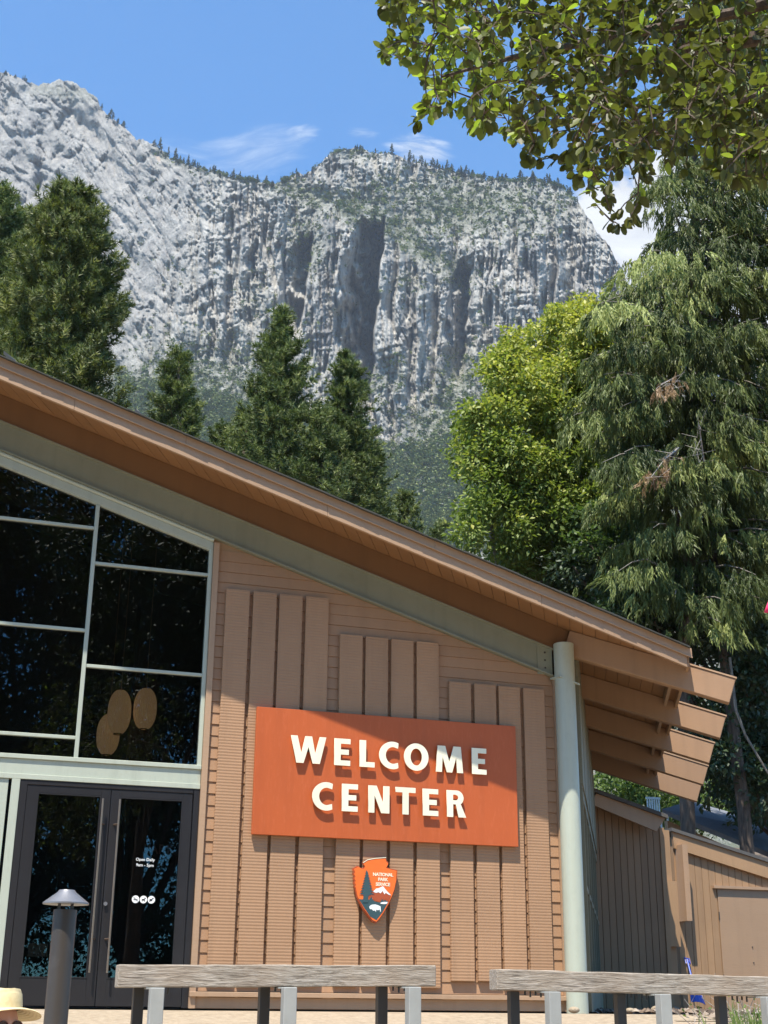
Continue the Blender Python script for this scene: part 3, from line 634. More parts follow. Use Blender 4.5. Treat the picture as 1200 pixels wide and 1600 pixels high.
# steel frame: sloping I-beam, round post
def slope_xz(x0, x1, f0, f1): return [(x0, f0(x0)), (x1, f0(x1)), (x1, f1(x1)), (x0, f1(x0))]
st_top = lambda x: 4.56+0.302*(7.688-x); st_bot = lambda x: wall_top(x)
mb = MB().xz(slope_xz(-5, 7.66, lambda x: st_bot(x)+.0, lambda x: st_bot(x)+.022), -.075, .12)
mb.xz(slope_xz(-5, 7.66, lambda x: st_top(x)-.022, lambda x: st_top(x)-.003), -.075, .12)
mb.xz(slope_xz(-5, 7.66, lambda x: st_bot(x)+.022, lambda x: st_top(x)-.022), -.02, .0)
sb = mb.build('steel_beam', m_steel, bld)
for q in range(3): MB().tube([(7.55, -.035, 4.30+q*.105), (7.55, -.015, 4.30+q*.105)], .014, 6).build('bolt', m_bronze, sb)
box('bolt_plate', m_steel, sb, 7.44, 7.655, -.032, -.021, 4.21, 4.62)
MB().tube([(7.785, -.125, -.02), (7.785, -.125, 4.62)], .135, 28).build('post', m_sage, bld, smooth=True)
MB().add([(7.62, -.02, 4.15), (7.95, -.24, 4.05), (7.66, -.24, 4.14), (7.62, -.02, 4.17), (7.95, -.24, 4.07), (7.66, -.24, 4.16)], [(0, 1, 2), (3, 5, 4), (0, 3, 4, 1), (1, 4, 5, 2), (2, 5, 3, 0)]).build('post_bracket', m_sage, bld)
# front glulam in the wall plane, then the rafters that stand out over the eave
MB().xz(slope_xz(-5, 7.93, lambda x: st_top(x)-.001, lambda x: S(x, 0)-.004), -.045, .11).build('front_beam', m_frontbeam, bld, bevel=.006)
def rafter(k, r0, r1, w=.15, h=.335, mat=m_rafter, name='rafter'):
    a0, a1 = rk(r0, k, -.003), rk(r1, k, -.003); d = norm(a1-a0); dn = np.cross(d, EV); dn = dn if dn[2] < 0 else -dn
    o = MB().prism([a0-EV*w/2, a1-EV*w/2, a1-EV*w/2+dn*h, a0-EV*w/2+dn*h], EV*w).build(name, mat, bld, bevel=.008)
    c0, c1 = rk(1.60, k), rk(r1+.01, k)
    MB().prism([c0-EV*(w/2+.012)+[0, 0, .0], c1-EV*(w/2+.012), c1-EV*(w/2+.012)+[0, 0, .022], c0-EV*(w/2+.012)+[0, 0, .022]], EV*(w+.024)).build('cap_strip', m_fascia, o)
    return o
rafter(0.0, 0.09, 2.22)
for k, rl in ((2.3, 2.31), (4.4, 2.33), (6.45, 2.40), (8.4, 2.44)): rafter(k, 0.15, rl)
# roof boards, running with the eave, cut square to the front plane
RE = 1.58; KB = 9.8  # roof runs on unseen past the last rafter, added to shade the annex
def kfront(r, y=-1.0): return (y-P0[1]-RV[1]*r)/EV[1]
r = RE; bw = 0.1655; nb = 0
while r > -15.5 and nb < 106:
    r0 = r-bw+.006; k0, k1 = kfront(r), kfront(r0)
    j = random.uniform(0, .003)
    q = [rk(r, k0, j), rk(r, KB, j), rk(r0, KB, j), rk(r0, k1, j)]
    MB().prism(q, (0, 0, .03)).build('soffit_board', m_soffit, bld); r -= bw; nb += 1
rmin = r
corner = lambda r_, dz, y=-1.0: rk(r_, kfront(r_, y), dz)
MB().prism([rk(RE+.02, kfront(RE+.02, -1.06), .04), rk(RE+.02, KB+.05, .04), rk(rmin, KB+.05, .04), rk(rmin, kfront(rmin, -1.06), .04)], (0, 0, .10)).build('roof_deck', m_shingle, bld)
# ragged shingle edge
mb = MB(); rr_ = RE+.04
while rr_ > rmin:
    w_ = random.uniform(.14, .24); a, b_ = corner(rr_+.012, .142+.003*(len(mb.v)//8 % 2), -1.124-random.uniform(0, .010)), corner(rr_-w_-.012, .142+.003*(len(mb.v)//8 % 2), -1.124-random.uniform(0, .010))
    d = EV*.30; up_ = random.uniform(.008, .02)
    mb.prism([a, b_, b_+d, a+d], (0, 0, up_)); rr_ -= w_
mb.build('shingle_edge', m_shade, bld)
def rake(name, y0, y1, dz0, dz1, mat, xa=-4.2, xb=9.17):
    f = lambda x: 4.911-0.302*(x-7.688)-0.150
    js = [xa]+[x_ for x_ in ((1.05, 4.20, 7.05) if dz0 < 0 else (2.4, 5.6)) if xa < x_ < xb]+[xb]
    for a, b_ in zip(js[:-1], js[1:]):
        a2 = a+(.003 if a > xa else 0); k_ = random.uniform(-.0008, .0008)
        MB().xz([(a2, f(a2)+dz0), (b_, f(b_)+dz0), (b_, f(b_)+dz1), (a2, f(a2)+dz1)], y0+k_, y1).build(name, mat, bld, bevel=.003)
rake('fascia_board', -1.045, -1.002, -.125, .035, m_fascia, xb=9.10)
rake('fascia_board', -1.066, -1.046, .020, .145, m_fascia)
rake('drip_edge', -1.076, -1.067, .012, .032, m_trim)
MB().prism([rk(RE, kfront(RE), -.10), rk(RE+.035, kfront(RE), -.10), rk(RE+.035, KB, -.10), rk(RE, KB, -.10)], (0, 0, .22)).build('eave_board', m_fascia, bld)
for k0, k1 in ((0.1, 2.2), (2.4, 4.3), (4.5, 6.35), (6.55, 8.3)):
    MB().prism([rk(1.42, k0, -.13), rk(1.46, k0, -.13), rk(1.46, k1, -.13), rk(1.42, k1, -.13)], (0, 0, .12)).build('blocking', m_trim, bld)
for (xa_, ya_), (xb_, yb_) in (((24, 562), (6, 548)), ((226, 651), (212, 638))):
    a_ = atY(np.array(float(xa_)), np.array(float(ya_)), -.95); b_ = atY(np.array(float(xb_)), np.array(float(yb_)), -.90)
    MB().prism([a_, b_, b_+[.03, .0, -.02], a_+[.02, .0, -.03]], (0, .12, .01)).build('roof_flashing', m_galv, bld)
# side wall, turning back under the eave
def sidep(k, z, r_=0.2): p = P0+RV*r_+EV*k; return np.array([p[0], p[1], z])
def side_panel(name, k0, k1, z0, z1, rr0, rr1, mat, par):
    return side_panel2(name, k0, k1, z0, z1, rr0, rr1, mat, par)
def side_panel2(name, k0, k1, z0, z1, rr0, rr1, mat, par):
    SV = .030
    zf = lambda k, z: S(*(P0+RV*(rr1+SV*k)+EV*k)[:2])-.01 if z is None else z
    return MB().prism([sidep(k0, zf(k0, z0), rr0+SV*k0), sidep(k1, zf(k1, z0), rr0+SV*k1), sidep(k1, zf(k1, z1), rr0+SV*k1), sidep(k0, zf(k0, z1), rr0+SV*k0)], RV*(rr1-rr0)).build(name, mat, par)
side_panel('side_wall', .12, 8.6, 2.75, None, .02, .16, m_olive, bld)
for q in range(8):
    a, b_ = .14+q*1.055, .14+(q+1)*1.055-.02
    side_panel('side_panel', a, b_, 2.80+.0*q, 4.25, .161, .178+.004*(q % 2), m_olive, bld)
for q in range(6):
    a = .14+q*1.4
    fr = side_panel('side_window_frame', a, a+.10, 0.0, 2.748, .05, .17, m_olive, bld)
    side_panel('pane', a+.102, a+1.398, .42, 2.62, .09, .098, m_glass, fr)
    side_panel('sill', a+.102, a+1.398, .0, .40, .06, .17, m_olive, fr)
    side_panel('transom', a+.102, a+1.398, 1.50, 1.56, .07, .16, m_olive, fr)
    side_panel('head', a+.102, a+1.398, 2.63, 2.748, .06, .168, m_olive, fr)
# window wall
m_win = m_sage
def zg(x): return wall_top(x)-.155                               # top of the glazing
wf = MB()
wf.xz(slope_xz(-5, 3.0, lambda x: zg(x), lambda x: zg(x)+.105), -.03, .08)
wf.xz(slope_xz(-5, 3.0, lambda x: zg(x)-.015, lambda x: zg(x)+.001), -.022, .07)
frame = wf.build('window_head', m_win, bld, bevel=.003)
MB().tube([(-5, -.03, wall_top(-5)-.022), (3.0, -.03, wall_top(3.0)-.022)], .026, 10).build('blind_tube', m_sage, bld, smooth=True)
MB().xz([(2.953, 2.66), (3.0, 2.66), (3.0, zg(3.0)), (2.953, zg(2.953))], -.03, .08).build('window_jamb', m_win, bld, bevel=.003)
def mullion(x0, x1, z0): return MB().xz([(x0, z0), (x1, z0), (x1, zg(x1)-.016), (x0, zg(x0)-.016)], -.028, .07).build('mullion', m_win, bld, bevel=.004)
mullion(1.503, 1.550, 2.722); mullion(0.06, 0.107, 2.722); mullion(-1.48, -1.433, 2.722); mullion(-3.0, -2.953, 2.722)
bays = ((1.55, 2.953, (3.822, 5.107)), (.107, 1.503, (2.955, 4.25, 5.556)), (-1.433, .06, (3.822, 5.107, 6.4)), (-2.953, -1.48, (2.955, 4.25, 5.556, 6.8)))
for x0, x1, zt in bays:
    lo = 2.722
    for z in zt+(None,):
        top0, top1 = (zg(x0)-.016, zg(x1)-.016) if z is None else (z-.019, z-.019)
        MB().xz([(x0, lo), (x1, lo), (x1, top1), (x0, top0)], .02, .028).build('pane', m_glass, bld)
        if z is not None:
            MB().box(x0, x1, -.018, .06, z-.019, z+.019).build('transom', m_win, bld, bevel=.003); lo = z+.019
mb = MB().box(-5, 3.0, -.045, .08, 2.672, 2.722).box(-5, 3.0, -.022, .08, 2.50, 2.672).box(-5, 3.0, -.04, .08, 2.44, 2.50)
mb.build('door_header', m_sage, bld, bevel=.004)
MB().box(.835, .928, -.04, .08, 0.0, 2.44).build('door_post', m_sage, bld, bevel=.004)
MB().box(-1.5, .833, -.0, .05, 0.0, .30).build('low_panel', m_black, bld)
MB().box(.70, .80, -.02, .05, .302, 2.438).build('window_jamb', m_sage, bld, bevel=.003)
MB().box(-1.5, .698, .02, .028, .302, 2.438).build('pane', m_glass, bld)
MB().box(-5, -1.5, -.02, .08, 0, 2.44).build('low_panel', m_siding, bld)
# double door
mb = MB().box(.930, 1.005, -.03, .06, 0.0, 2.438).box(2.925, 3.0, -.03, .06, 0.0, 2.438).box(1.005, 2.925, -.03, .06, 2.385, 2.438)
mb.build('door_frame', m_black, bld, bevel=.004)
for (x0, x1, g0, g1, hx) in ((1.010, 1.961, 1.133, 1.855, 1.866), (1.968, 2.920, 2.070, 2.808, 2.060)):
    gz0, gz1 = .30, 2.30
    d = MB().box(x0, g0, -.022, .03, .012, 2.382).box(g1, x1, -.022, .03, .012, 2.382).box(g0, g1, -.022, .03, .012, gz0).box(g0, g1, -.022, .03, gz1, 2.382).build('door', m_black, bld, bevel=.003)
    MB().box(g0, g1, .0, .008, gz0, gz1).build('door_glass', m_glass, d)
    mbd = MB()
    for a in ((g0, g0+.014, gz0, gz1), (g1-.014, g1, gz0, gz1), (g0+.014, g1-.014, gz0, gz0+.014), (g0+.014, g1-.014, gz1-.014, gz1)): mbd.box(a[0], a[1], -.026, -.002, a[2], a[3])
    mbd.build('glazing_bead', m_black, d)
    if True:
        h = MB().tube([(hx, -.105, .36), (hx, -.105, 2.26)], .0125, 10)
        for z in (.72, 1.98): h.tube([(hx, -.105, z), (hx+(-.04 if hx > 2 else .04), -.02, z)], .011, 8)
        h.build('door_handle', m_handle, d, smooth=True)
    if hx > 2: MB().tube([(1.993, -.022, 1.10), (1.993, -.05, 1.10)], .022, 14).build('lock', m_capm, d)
    if hx > 2:
        FX = dict(right=(1, 0, 0), up=(0, 0, 1))
        [text_mesh('lettering', tx_, .047, m_white, d, (2.413, -.0035, z_), (1, 0, 0), (0, 0, 1), .001, .0004) for tx_, z_ in (('Open Daily', 1.590), ('9am - 5pm', 1.528))]
        for q, cx in enumerate((2.333, 2.423, 2.513)):
            s_ = MB().tube([(cx, -.005, 1.162), (cx, -.001, 1.162)], .042, 24).build('sticker', m_white, d)
            mk = MB()
            if q == 0: mk.beam((cx-.022, -.0062, 1.158), (cx+.022, -.0062, 1.158), .002, .008).beam((cx-.024, -.0066, 1.182), (cx+.024, -.0066, 1.142), .002, .006)
            elif q == 1: mk.box(cx-.018, cx+.016, -.0062, -.0052, 1.150, 1.168).box(cx-.018, cx-.012, -.0062, -.0052, 1.138, 1.15).box(cx+.008, cx+.014, -.0062, -.0052, 1.138, 1.15).box(cx+.010, cx+.024, -.0062, -.0052, 1.168, 1.182)
            else: mk.box(cx-.02, cx+.01, -.0062, -.0052, 1.148, 1.170).tube([(cx+.016, -.0062, 1.176), (cx+.016, -.0052, 1.176)], .008, 8).beam((cx-.024, -.0068, 1.142), (cx+.024, -.0068, 1.184), .002, .006)
            mk.build('sticker_mark', m_black, s_)
    else:
        MB().box(1.195, 1.405, .012, .014, .52, .66).build('paper_notice', m_paper, d)
# inside the hall
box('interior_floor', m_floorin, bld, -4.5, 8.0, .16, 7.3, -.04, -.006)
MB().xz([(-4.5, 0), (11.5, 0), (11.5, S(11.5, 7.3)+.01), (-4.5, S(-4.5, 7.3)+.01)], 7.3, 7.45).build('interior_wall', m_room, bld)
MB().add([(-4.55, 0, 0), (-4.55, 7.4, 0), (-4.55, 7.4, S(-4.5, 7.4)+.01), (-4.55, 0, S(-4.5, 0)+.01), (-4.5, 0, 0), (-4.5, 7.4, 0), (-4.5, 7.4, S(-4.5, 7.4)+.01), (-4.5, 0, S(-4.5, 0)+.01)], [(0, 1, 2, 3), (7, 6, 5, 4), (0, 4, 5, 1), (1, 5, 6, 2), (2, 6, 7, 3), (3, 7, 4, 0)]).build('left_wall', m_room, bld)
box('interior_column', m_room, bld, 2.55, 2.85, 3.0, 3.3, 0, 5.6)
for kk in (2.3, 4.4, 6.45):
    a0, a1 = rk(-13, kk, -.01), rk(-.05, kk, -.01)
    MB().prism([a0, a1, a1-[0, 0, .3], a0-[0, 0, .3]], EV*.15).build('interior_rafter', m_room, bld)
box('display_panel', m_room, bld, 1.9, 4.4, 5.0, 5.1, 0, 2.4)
pk = text_mesh('interior_lettering', 'PARK', .20, m_faint, bld, (3.36, 4.99, 2.20), (1, 0, 0), (0, 0, 1), .002, .004)
# paper lanterns
for (x, y, zc, h, lab) in ((2.31, 2.6, 3.83, .64, 'ribbed oval paper lantern at the front of the group of three, bottom in between'), (2.66, 2.6, 3.90, .60, 'ribbed oval paper lantern hanging highest and rightmost of the three'), (2.24, 3.1, 3.60, .60, 'ribbed oval paper lantern half hidden behind the other two, hanging lowest')):
    ln = empty('paper_lantern', (x, y, zc-h/2), lab, 'lantern', 'paper lanterns hanging behind the glass')
    nr_, na_ = 22, 64; Vl_ = []
    for q in range(nr_+1):
        u = -1+2*q/nr_; rr2 = .160*math.sqrt(max(0, 1-(abs(u)**2.4)*.86))
        for k in range(na_):
            a = 2*math.pi*k/na_; rq = rr2*(1.0 if k % 2 else .955); Vl_.append((x+rq*math.cos(a), y+rq*math.sin(a), zc+u*h/2*.94))
    MB().add(Vl_, [(q*na_+k, q*na_+(k+1) % na_, (q+1)*na_+(k+1) % na_, (q+1)*na_+k) for q in range(nr_) for k in range(na_)]).build('shade', m_lantern, ln)
    MB().lathe((x, y, 0), [(.060, zc-h*.47-.014), (.062, zc-h*.47), (.05, zc-h*.47), (.05, zc-h*.47-.014), (.060, zc-h*.47-.014)], 20).build('ring', m_bronze, ln)
    MB().tube([(x, y, zc+h/2), (x, y, S(x, y)-.02)], .006, 6).build('cord', m_trim, ln)

# ------------------------------------------------------------------ the big sign
sg = empty('welcome_sign', (5.35, -.06, 1.935), 'large orange sign board with raised cream letters reading WELCOME CENTER', 'sign')
MB().box(3.625, 7.045, -.128, -.068, 1.935, 3.457).build('board', m_sign, sg, bevel=.003)
MB().box(3.9, 6.8, -.067, -.0585, 2.2, 3.2).build('mounting_frame', m_black, sg)
ST = .082
def arc(cx, cz, rx, rz, a0, a1, n=18): return [(cx+rx*math.cos(R(a0+(a1-a0)*i/n)), cz+rz*math.sin(R(a0+(a1-a0)*i/n))) for i in range(n+1)]
def glyph(ch, x0, x1, z0, z1):
    w, h, t = x1-x0, z1-z0, ST; zm = (z0+z1)/2
    if ch == 'E': t2 = .062; return [[(x0, z0), (x1, z0), (x1, z0+t2), (x0+t, z0+t2), (x0+t, zm-t2/2), (x1-.02, zm-t2/2), (x1-.02, zm+t2/2), (x0+t, zm+t2/2), (x0+t, z1-t2), (x1, z1-t2), (x1, z1), (x0, z1)]]
    if ch == 'L': t2 = .062; return [[(x0, z0), (x1, z0), (x1, z0+t2), (x0+t, z0+t2), (x0+t, z1), (x0, z1)]]
    if ch == 'T': t2 = .062; xm = (x0+x1)/2; return [[(x0, z1), (x0, z1-t2), (xm-t/2, z1-t2), (xm-t/2, z0), (xm+t/2, z0), (xm+t/2, z1-t2), (x1, z1-t2), (x1, z1)]]
    if ch == 'N': b = .105; return [[(x0, z0), (x0, z1), (x0+b, z1), (x1-t*.95, z0+h*.36), (x1-t*.95, z1), (x1, z1), (x1, z0), (x1-b, z0), (x0+t*.95, z1-h*.36), (x0+t*.95, z0)]]
    if ch == 'M': xm = (x0+x1)/2; s_ = .028; return [[(x0, z0), (x0+s_, z1), (x0+s_+.10, z1), (xm, z0+h*.36), (x1-s_-.10, z1), (x1-s_, z1), (x1, z0), (x1-t, z0), (x1-t-s_*.35, z1-h*.42), (xm+.036, z0), (xm-.036, z0), (x0+t+s_*.35, z1-h*.42), (x0+t, z0)]]
    if ch == 'W':
        xm = (x0+x1)/2; k = .09
        return [[(x0, z1), (x0+t, z1), (x0+.135, z0+h*.36), (xm-.042, z1), (xm+.042, z1), (x1-.135, z0+h*.36), (x1-t, z1), (x1, z1), (x1-.075, z0), (x1-.075-k, z0), (xm, z1-h*.40), (x0+.075+k, z0), (x0+.075, z0)]]
    if ch == 'O':
        cx = (x0+x1)/2; return [arc(cx, zm, w/2, h/2+.006, 0, 360, 40)[:-1], arc(cx, zm, w/2-.085, h/2-.058, 0, 360, 36)[:-1]]
    if ch == 'C':
        cx = x0+.175; o = arc(cx, zm, .175, h/2+.006, 66, 294, 30); i_ = arc(cx+.006, zm, .095, h/2-.06, 290, 70, 24)
        return [[(x1, z1-.012)]+o+[(x1, z0+.012), (x1-.006, z0+.076)]+i_+[(x1-.006, z1-.076)]]
    if ch == 'R':
        rb = h*.28; zc = z1-rb; xc = x1-rb-.02
        return [[(x0, z0), (x0, z1), (xc, z1)]+arc(xc, zc, rb, rb, 88, -55, 16)+[(x1+.012, z0), (x1-.088, z0), (xc-.012, zc-rb+.012), (x0+t, zc-rb+.012), (x0+t, z0)],
                [(x0+t, zc+rb-.052), (x0+t, zc-rb+.062), (xc-.01, zc-rb+.062)]+arc(xc-.01, zc+.003, rb-.058, rb-.06, -80, 80, 10)+[(xc-.01, zc+rb-.052)]]
for ch, x0, x1, line in (('W', 4.049, 4.494, 0), ('E', 4.600, 4.805, 0), ('L', 4.925, 5.120, 0), ('C', 5.178, 5.430, 0), ('O', 5.504, 5.827, 0), ('M', 5.924, 6.291, 0), ('E', 6.412, 6.610, 0),
                         ('C', 4.335, 4.590, 1), ('E', 4.708, 4.910, 1), ('N', 5.045, 5.316, 1), ('T', 5.395, 5.656, 1), ('E', 5.751, 5.955, 1), ('R', 6.070, 6.312, 1)):
    z0, z1 = ((2.800, 3.128), (2.252, 2.580))[line]
    lt = outline_mesh('letter', glyph(ch, x0, x1, z0, z1), -.178, -.164, m_letter, sg)
    MB().box((x0+x1)/2-.02, (x0+x1)/2+.02, -.163, -.129, (z0+z1)/2-.02, (z0+z1)/2+.02).build('spacer', m_bronze, lt) if ch in 'WMN' else None

sg.location.y -= .018
# ------------------------------------------------------------------ the arrowhead emblem
em = empty('arrowhead_emblem', (5.18, -.06, .97), 'arrowhead shaped orange emblem with a tree, snowy peak and bison under the sign', 'emblem')
AH = [(5.000, 1.662), (5.06, 1.70), (5.161, 1.722), (5.293, 1.736), (5.300, 1.700), (5.328, 1.672), (5.318, 1.650), (5.300, 1.622), (5.348, 1.606), (5.441, 1.592), (5.436, 1.48), (5.411, 1.362), (5.375, 1.27), (5.333, 1.185), (5.27, 1.08), (5.22, 1.01),
      (5.178, .967), (5.13, .985), (5.08, 1.04), (5.02, 1.11), (4.962, 1.20), (4.930, 1.265), (4.905, 1.36), (4.895, 1.38), (4.905, 1.40), (4.890, 1.43), (4.902, 1.45), (4.885, 1.48), (4.897, 1.50), (4.880, 1.53), (4.892, 1.555), (4.876, 1.590), (4.934, 1.622), (4.960, 1.606), (4.990, 1.595), (5.018, 1.606), (5.022, 1.632)]
outline_mesh('plate', [AH], -.125, -.075, m_rust, em)
ctr = np.array([5.165, 1.36]); inner = [tuple(ctr+(np.array(p)-ctr)*.955) for p in AH]
outline_mesh('face', [inner], -.133, -.1255, m_orange, em)
outline_mesh('rim_highlight', [[(x, z) for x, z in AH[0:4]]+[(5.293, 1.728), (5.16, 1.714), (5.06, 1.692), (5.004, 1.656)]], -.134, -.1257, m_letter, em)
box('mount', m_bronze, em, 5.05, 5.28, -.0745, -.0585, 1.2, 1.5)
yf = -.1345
def eplate(name, pts, mat, y=yf): return outline_mesh(name, [pts], y, y+.0012, mat, em)
eplate('meadow', [(4.955, 1.235), (5.0, 1.235), (5.05, 1.225), (5.09, 1.24), (5.115, 1.27), (5.13, 1.235), (5.16, 1.215), (5.22, 1.205), (5.25, 1.25), (5.262, 1.225), (5.29, 1.24), (5.305, 1.225), (5.326, 1.215), (5.25, 1.09), (5.178, 1.003), (5.10, 1.04), (5.03, 1.13)], m_teal)
eplate('mountain_slope', [(5.06, 1.262), (5.12, 1.32), (5.165, 1.35), (5.24, 1.36), (5.31, 1.335), (5.355, 1.285), (5.33, 1.222), (5.305, 1.235), (5.29, 1.25), (5.262, 1.232), (5.25, 1.26), (5.22, 1.212), (5.16, 1.222), (5.13, 1.245), (5.115, 1.28), (5.09, 1.25)], m_rust, yf-.0016)
eplate('snow_cap', [(5.13, 1.325), (5.17, 1.365), (5.20, 1.37), (5.255, 1.395), (5.30, 1.345), (5.36, 1.292), (5.325, 1.300), (5.29, 1.320), (5.275, 1.30), (5.25, 1.34), (5.225, 1.31), (5.20, 1.325), (5.17, 1.315)], m_white, yf-.0032)
tree = [(5.048, 1.57)]
zz = 1.57
lft, rgt = [], []
for q in range(9):
    w1 = .018+.0095*q; z_ = 1.555-q*.030
    lft += [(5.048-w1, z_-.022), (5.048-w1*.45, z_-.026)]; rgt += [(5.050+w1*1.05, z_-.018), (5.050+w1*.5, z_-.024)]
eplate('tree_emblem', [(5.045, 1.575)]+rgt+[(5.072, 1.275), (5.068, 1.20), (5.0, 1.20), (5.012, 1.275)]+lft[::-1], m_teal, yf-.0048)
eplate('bison', [(5.085, 1.150), (5.095, 1.165), (5.12, 1.178), (5.16, 1.182), (5.20, 1.172), (5.228, 1.160), (5.232, 1.10), (5.222, 1.10), (5.218, 1.125), (5.195, 1.115), (5.175, 1.122), (5.168, 1.095), (5.155, 1.112), (5.135, 1.108), (5.12, 1.125), (5.10, 1.125), (5.088, 1.135)], m_white, yf-.0016)
eplate('lake', [(5.22, 1.197), (5.235, 1.207), (5.27, 1.214), (5.318, 1.213), (5.305, 1.192), (5.27, 1.188), (5.235, 1.190)], m_white, yf-.0032)
for ln_, z_ in (('NATIONAL', 1.512), ('PARK', 1.455), ('SERVICE', 1.398)):
    text_mesh('lettering', ln_, .054, m_letter, em, (5.255, -.1352, z_), (1, 0, 0), (0, 0, 1), .001, .0012, spacing=.92)

em.location.y -= .018
# ------------------------------------------------------------------ annex and shed beyond the main building
YA = 7.6
def uz(px, py, Y): p = atY(np.array(px), np.array(py), Y); return float(p[0]), float(p[2])
an = empty('annex_building', (12.2, YA, 0), 'low brown annex with grooved boards and a thick sloping roof edge beside the big wall', 'building')
x0, zt0 = uz(921, 1240, YA); x1, zt1 = uz(1029, 1292, YA)
sl = (zt1-zt0)/(x1-x0); nbd = 10; bwid = (x1-x0)/nbd
for q in range(nbd):
    a, b_ = x0+q*bwid+.006, x0+(q+1)*bwid-.006
    MB().xz([(a, -.3), (b_, -.3), (b_, zt0+sl*(b_-x0)), (a, zt0+sl*(a-x0))], YA-.02, YA-.002).build('wall_board', m_annexb, an)
MB().xz([(x0, -.3), (x1, -.3), (x1, zt1-.02), (x0, zt0-.02)], YA, YA+.95).build('wall', m_annex, an)
box('corner_board', m_annex, an, x1-.005, x1+.09, YA-.04, YA+.3, -.3, zt1-.02)
fa = [uz(933, 1238, YA-.35), uz(1040, 1278, YA-.35), uz(1026, 1299, YA-.35), uz(923, 1256, YA-.35)]
MB().prism([(x, YA-.35, z) for x, z in fa], (0, .05, 0)).build('fascia_board', m_fascia, an)
ft0, ft1 = uz(931, 1232, YA-.4), uz(1043, 1273, YA-.4)
MB().prism([(ft0[0]-.1, YA-.42, ft0[1]+.02), (ft1[0], YA-.42, ft1[1]+.0), (ft1[0], YA-.42, ft1[1]-.07), (ft0[0]-.1, YA-.42, ft0[1]-.05)], (0, 1.6, 0)).build('roof', m_shingle, an)
sh = empty('storage_shed', (14.5, 8.6, 0), 'lower brown shed with vertical grooved boards and a plain door, behind the right guard rail', 'shed')
YM = 8.35; xm0, _ = uz(1028, 1400, YM); xm1, _ = uz(1052, 1400, YM); _, zm1 = uz(1040, 1297, YM)
box('return_wall', m_annex, sh, xm0-.1, xm1, YM, YM+.3, -.3, zm1)
box('meter_cabinet', m_annex, sh, xm0+.08, xm1+.02, YM-.14, YM-.002, 1.2, uz(1040, 1377, YM)[1])
YS = 8.7
xs0, zs0 = uz(1050, 1303, YS); xs1, zs1 = uz(1245, 1366, YS); sl2 = (zs1-zs0)/(xs1-xs0)
sx = xs0; dl, dr = uz(1127, 1500, YS)[0], uz(1215, 1500, YS)[0]; dtop = uz(1150, 1390, YS)[1]
MB().xz([(xs0, -.3), (xs1, -.3), (xs1, zs1-.05), (xs0, zs0-.05)], YS, YS+.1).build('wall', m_annex, sh)
while sx < xs1:
    e_ = min(sx+.155, xs1)
    zl = -.3 if (e_ < dl or sx > dr) else dtop+.06
    MB().xz([(sx, zl), (e_-.01, zl), (e_-.01, zs0+sl2*(e_-xs0)-.05), (sx, zs0+sl2*(sx-xs0)-.05)], YS-.02, YS-.002).build('wall_board', m_annex, sh); sx = e_
box('corner_board', m_fascia, sh, xs0+.02, xs0+.14, YS-.33, YS-.02, uz(1055, 1440, YS)[1], uz(1055, 1322, YS)[1])
dd = box('door', m_annexd, sh, dl+.01, dr-.01, YS-.03, YS-.003, -.02, dtop-.01)
box('door_head', m_trim, sh, dl-.1, dr+.08, YS-.09, YS-.021, dtop+.005, dtop+.06)
for z_ in (.55, 1.75): box('hinge', m_bronze, dd, dl+.0, dl+.02, YS-.04, YS-.031, z_, z_+.16)
for z_ in (.95, 1.25): MB().tube([(dl+.72, YS-.045, z_), (dl+.72, YS-.031, z_)], .012, 8).build('bolt', m_bronze, dd)
fb = [(xs0-.05, zs0+.02-sl2*.05), (xs1, zs1+.02), (xs1, zs1-.30), (xs0-.02, zs0-.30-sl2*.02)]
MB().prism([(x, YS-.10, z) for x, z in fb], (0, .07, 0)).build('fascia_board', m_annex, sh)
MB().prism([(xs0-.08, YS-.14, zs0+.09-sl2*.08), (xs1, YS-.14, zs1+.09), (xs1, YS-.14, zs1+.022), (xs0-.08, YS-.14, zs0+.022-sl2*.08)], (0, 1.2, 0)).build('roof', m_shingle, sh)
# the farther grey roof
nbq = empty('far_building', (19, 13.5, 0), 'dark grey shingled roof of another low building behind the shed, in tree shade', 'building')
A_ = [atY(np.array(a), np.array(b_), y) for a, b_, y in ((1035, 1272, 13.0), (1330, 1392, 13.0), (1330, 1330, 17.5), (1080, 1258, 17.5))]
MB().prism(A_, (0, 0, .12)).build('roof', m_shingle2, nbq)
MB().xz([(float(A_[0][0])+.3, 0), (float(A_[1][0]), 0), (float(A_[1][0]), float(A_[1][2])-.1), (float(A_[0][0])+.3, float(A_[0][2])-.1)], 13.3, 13.45).build('wall', m_annex, nbq)

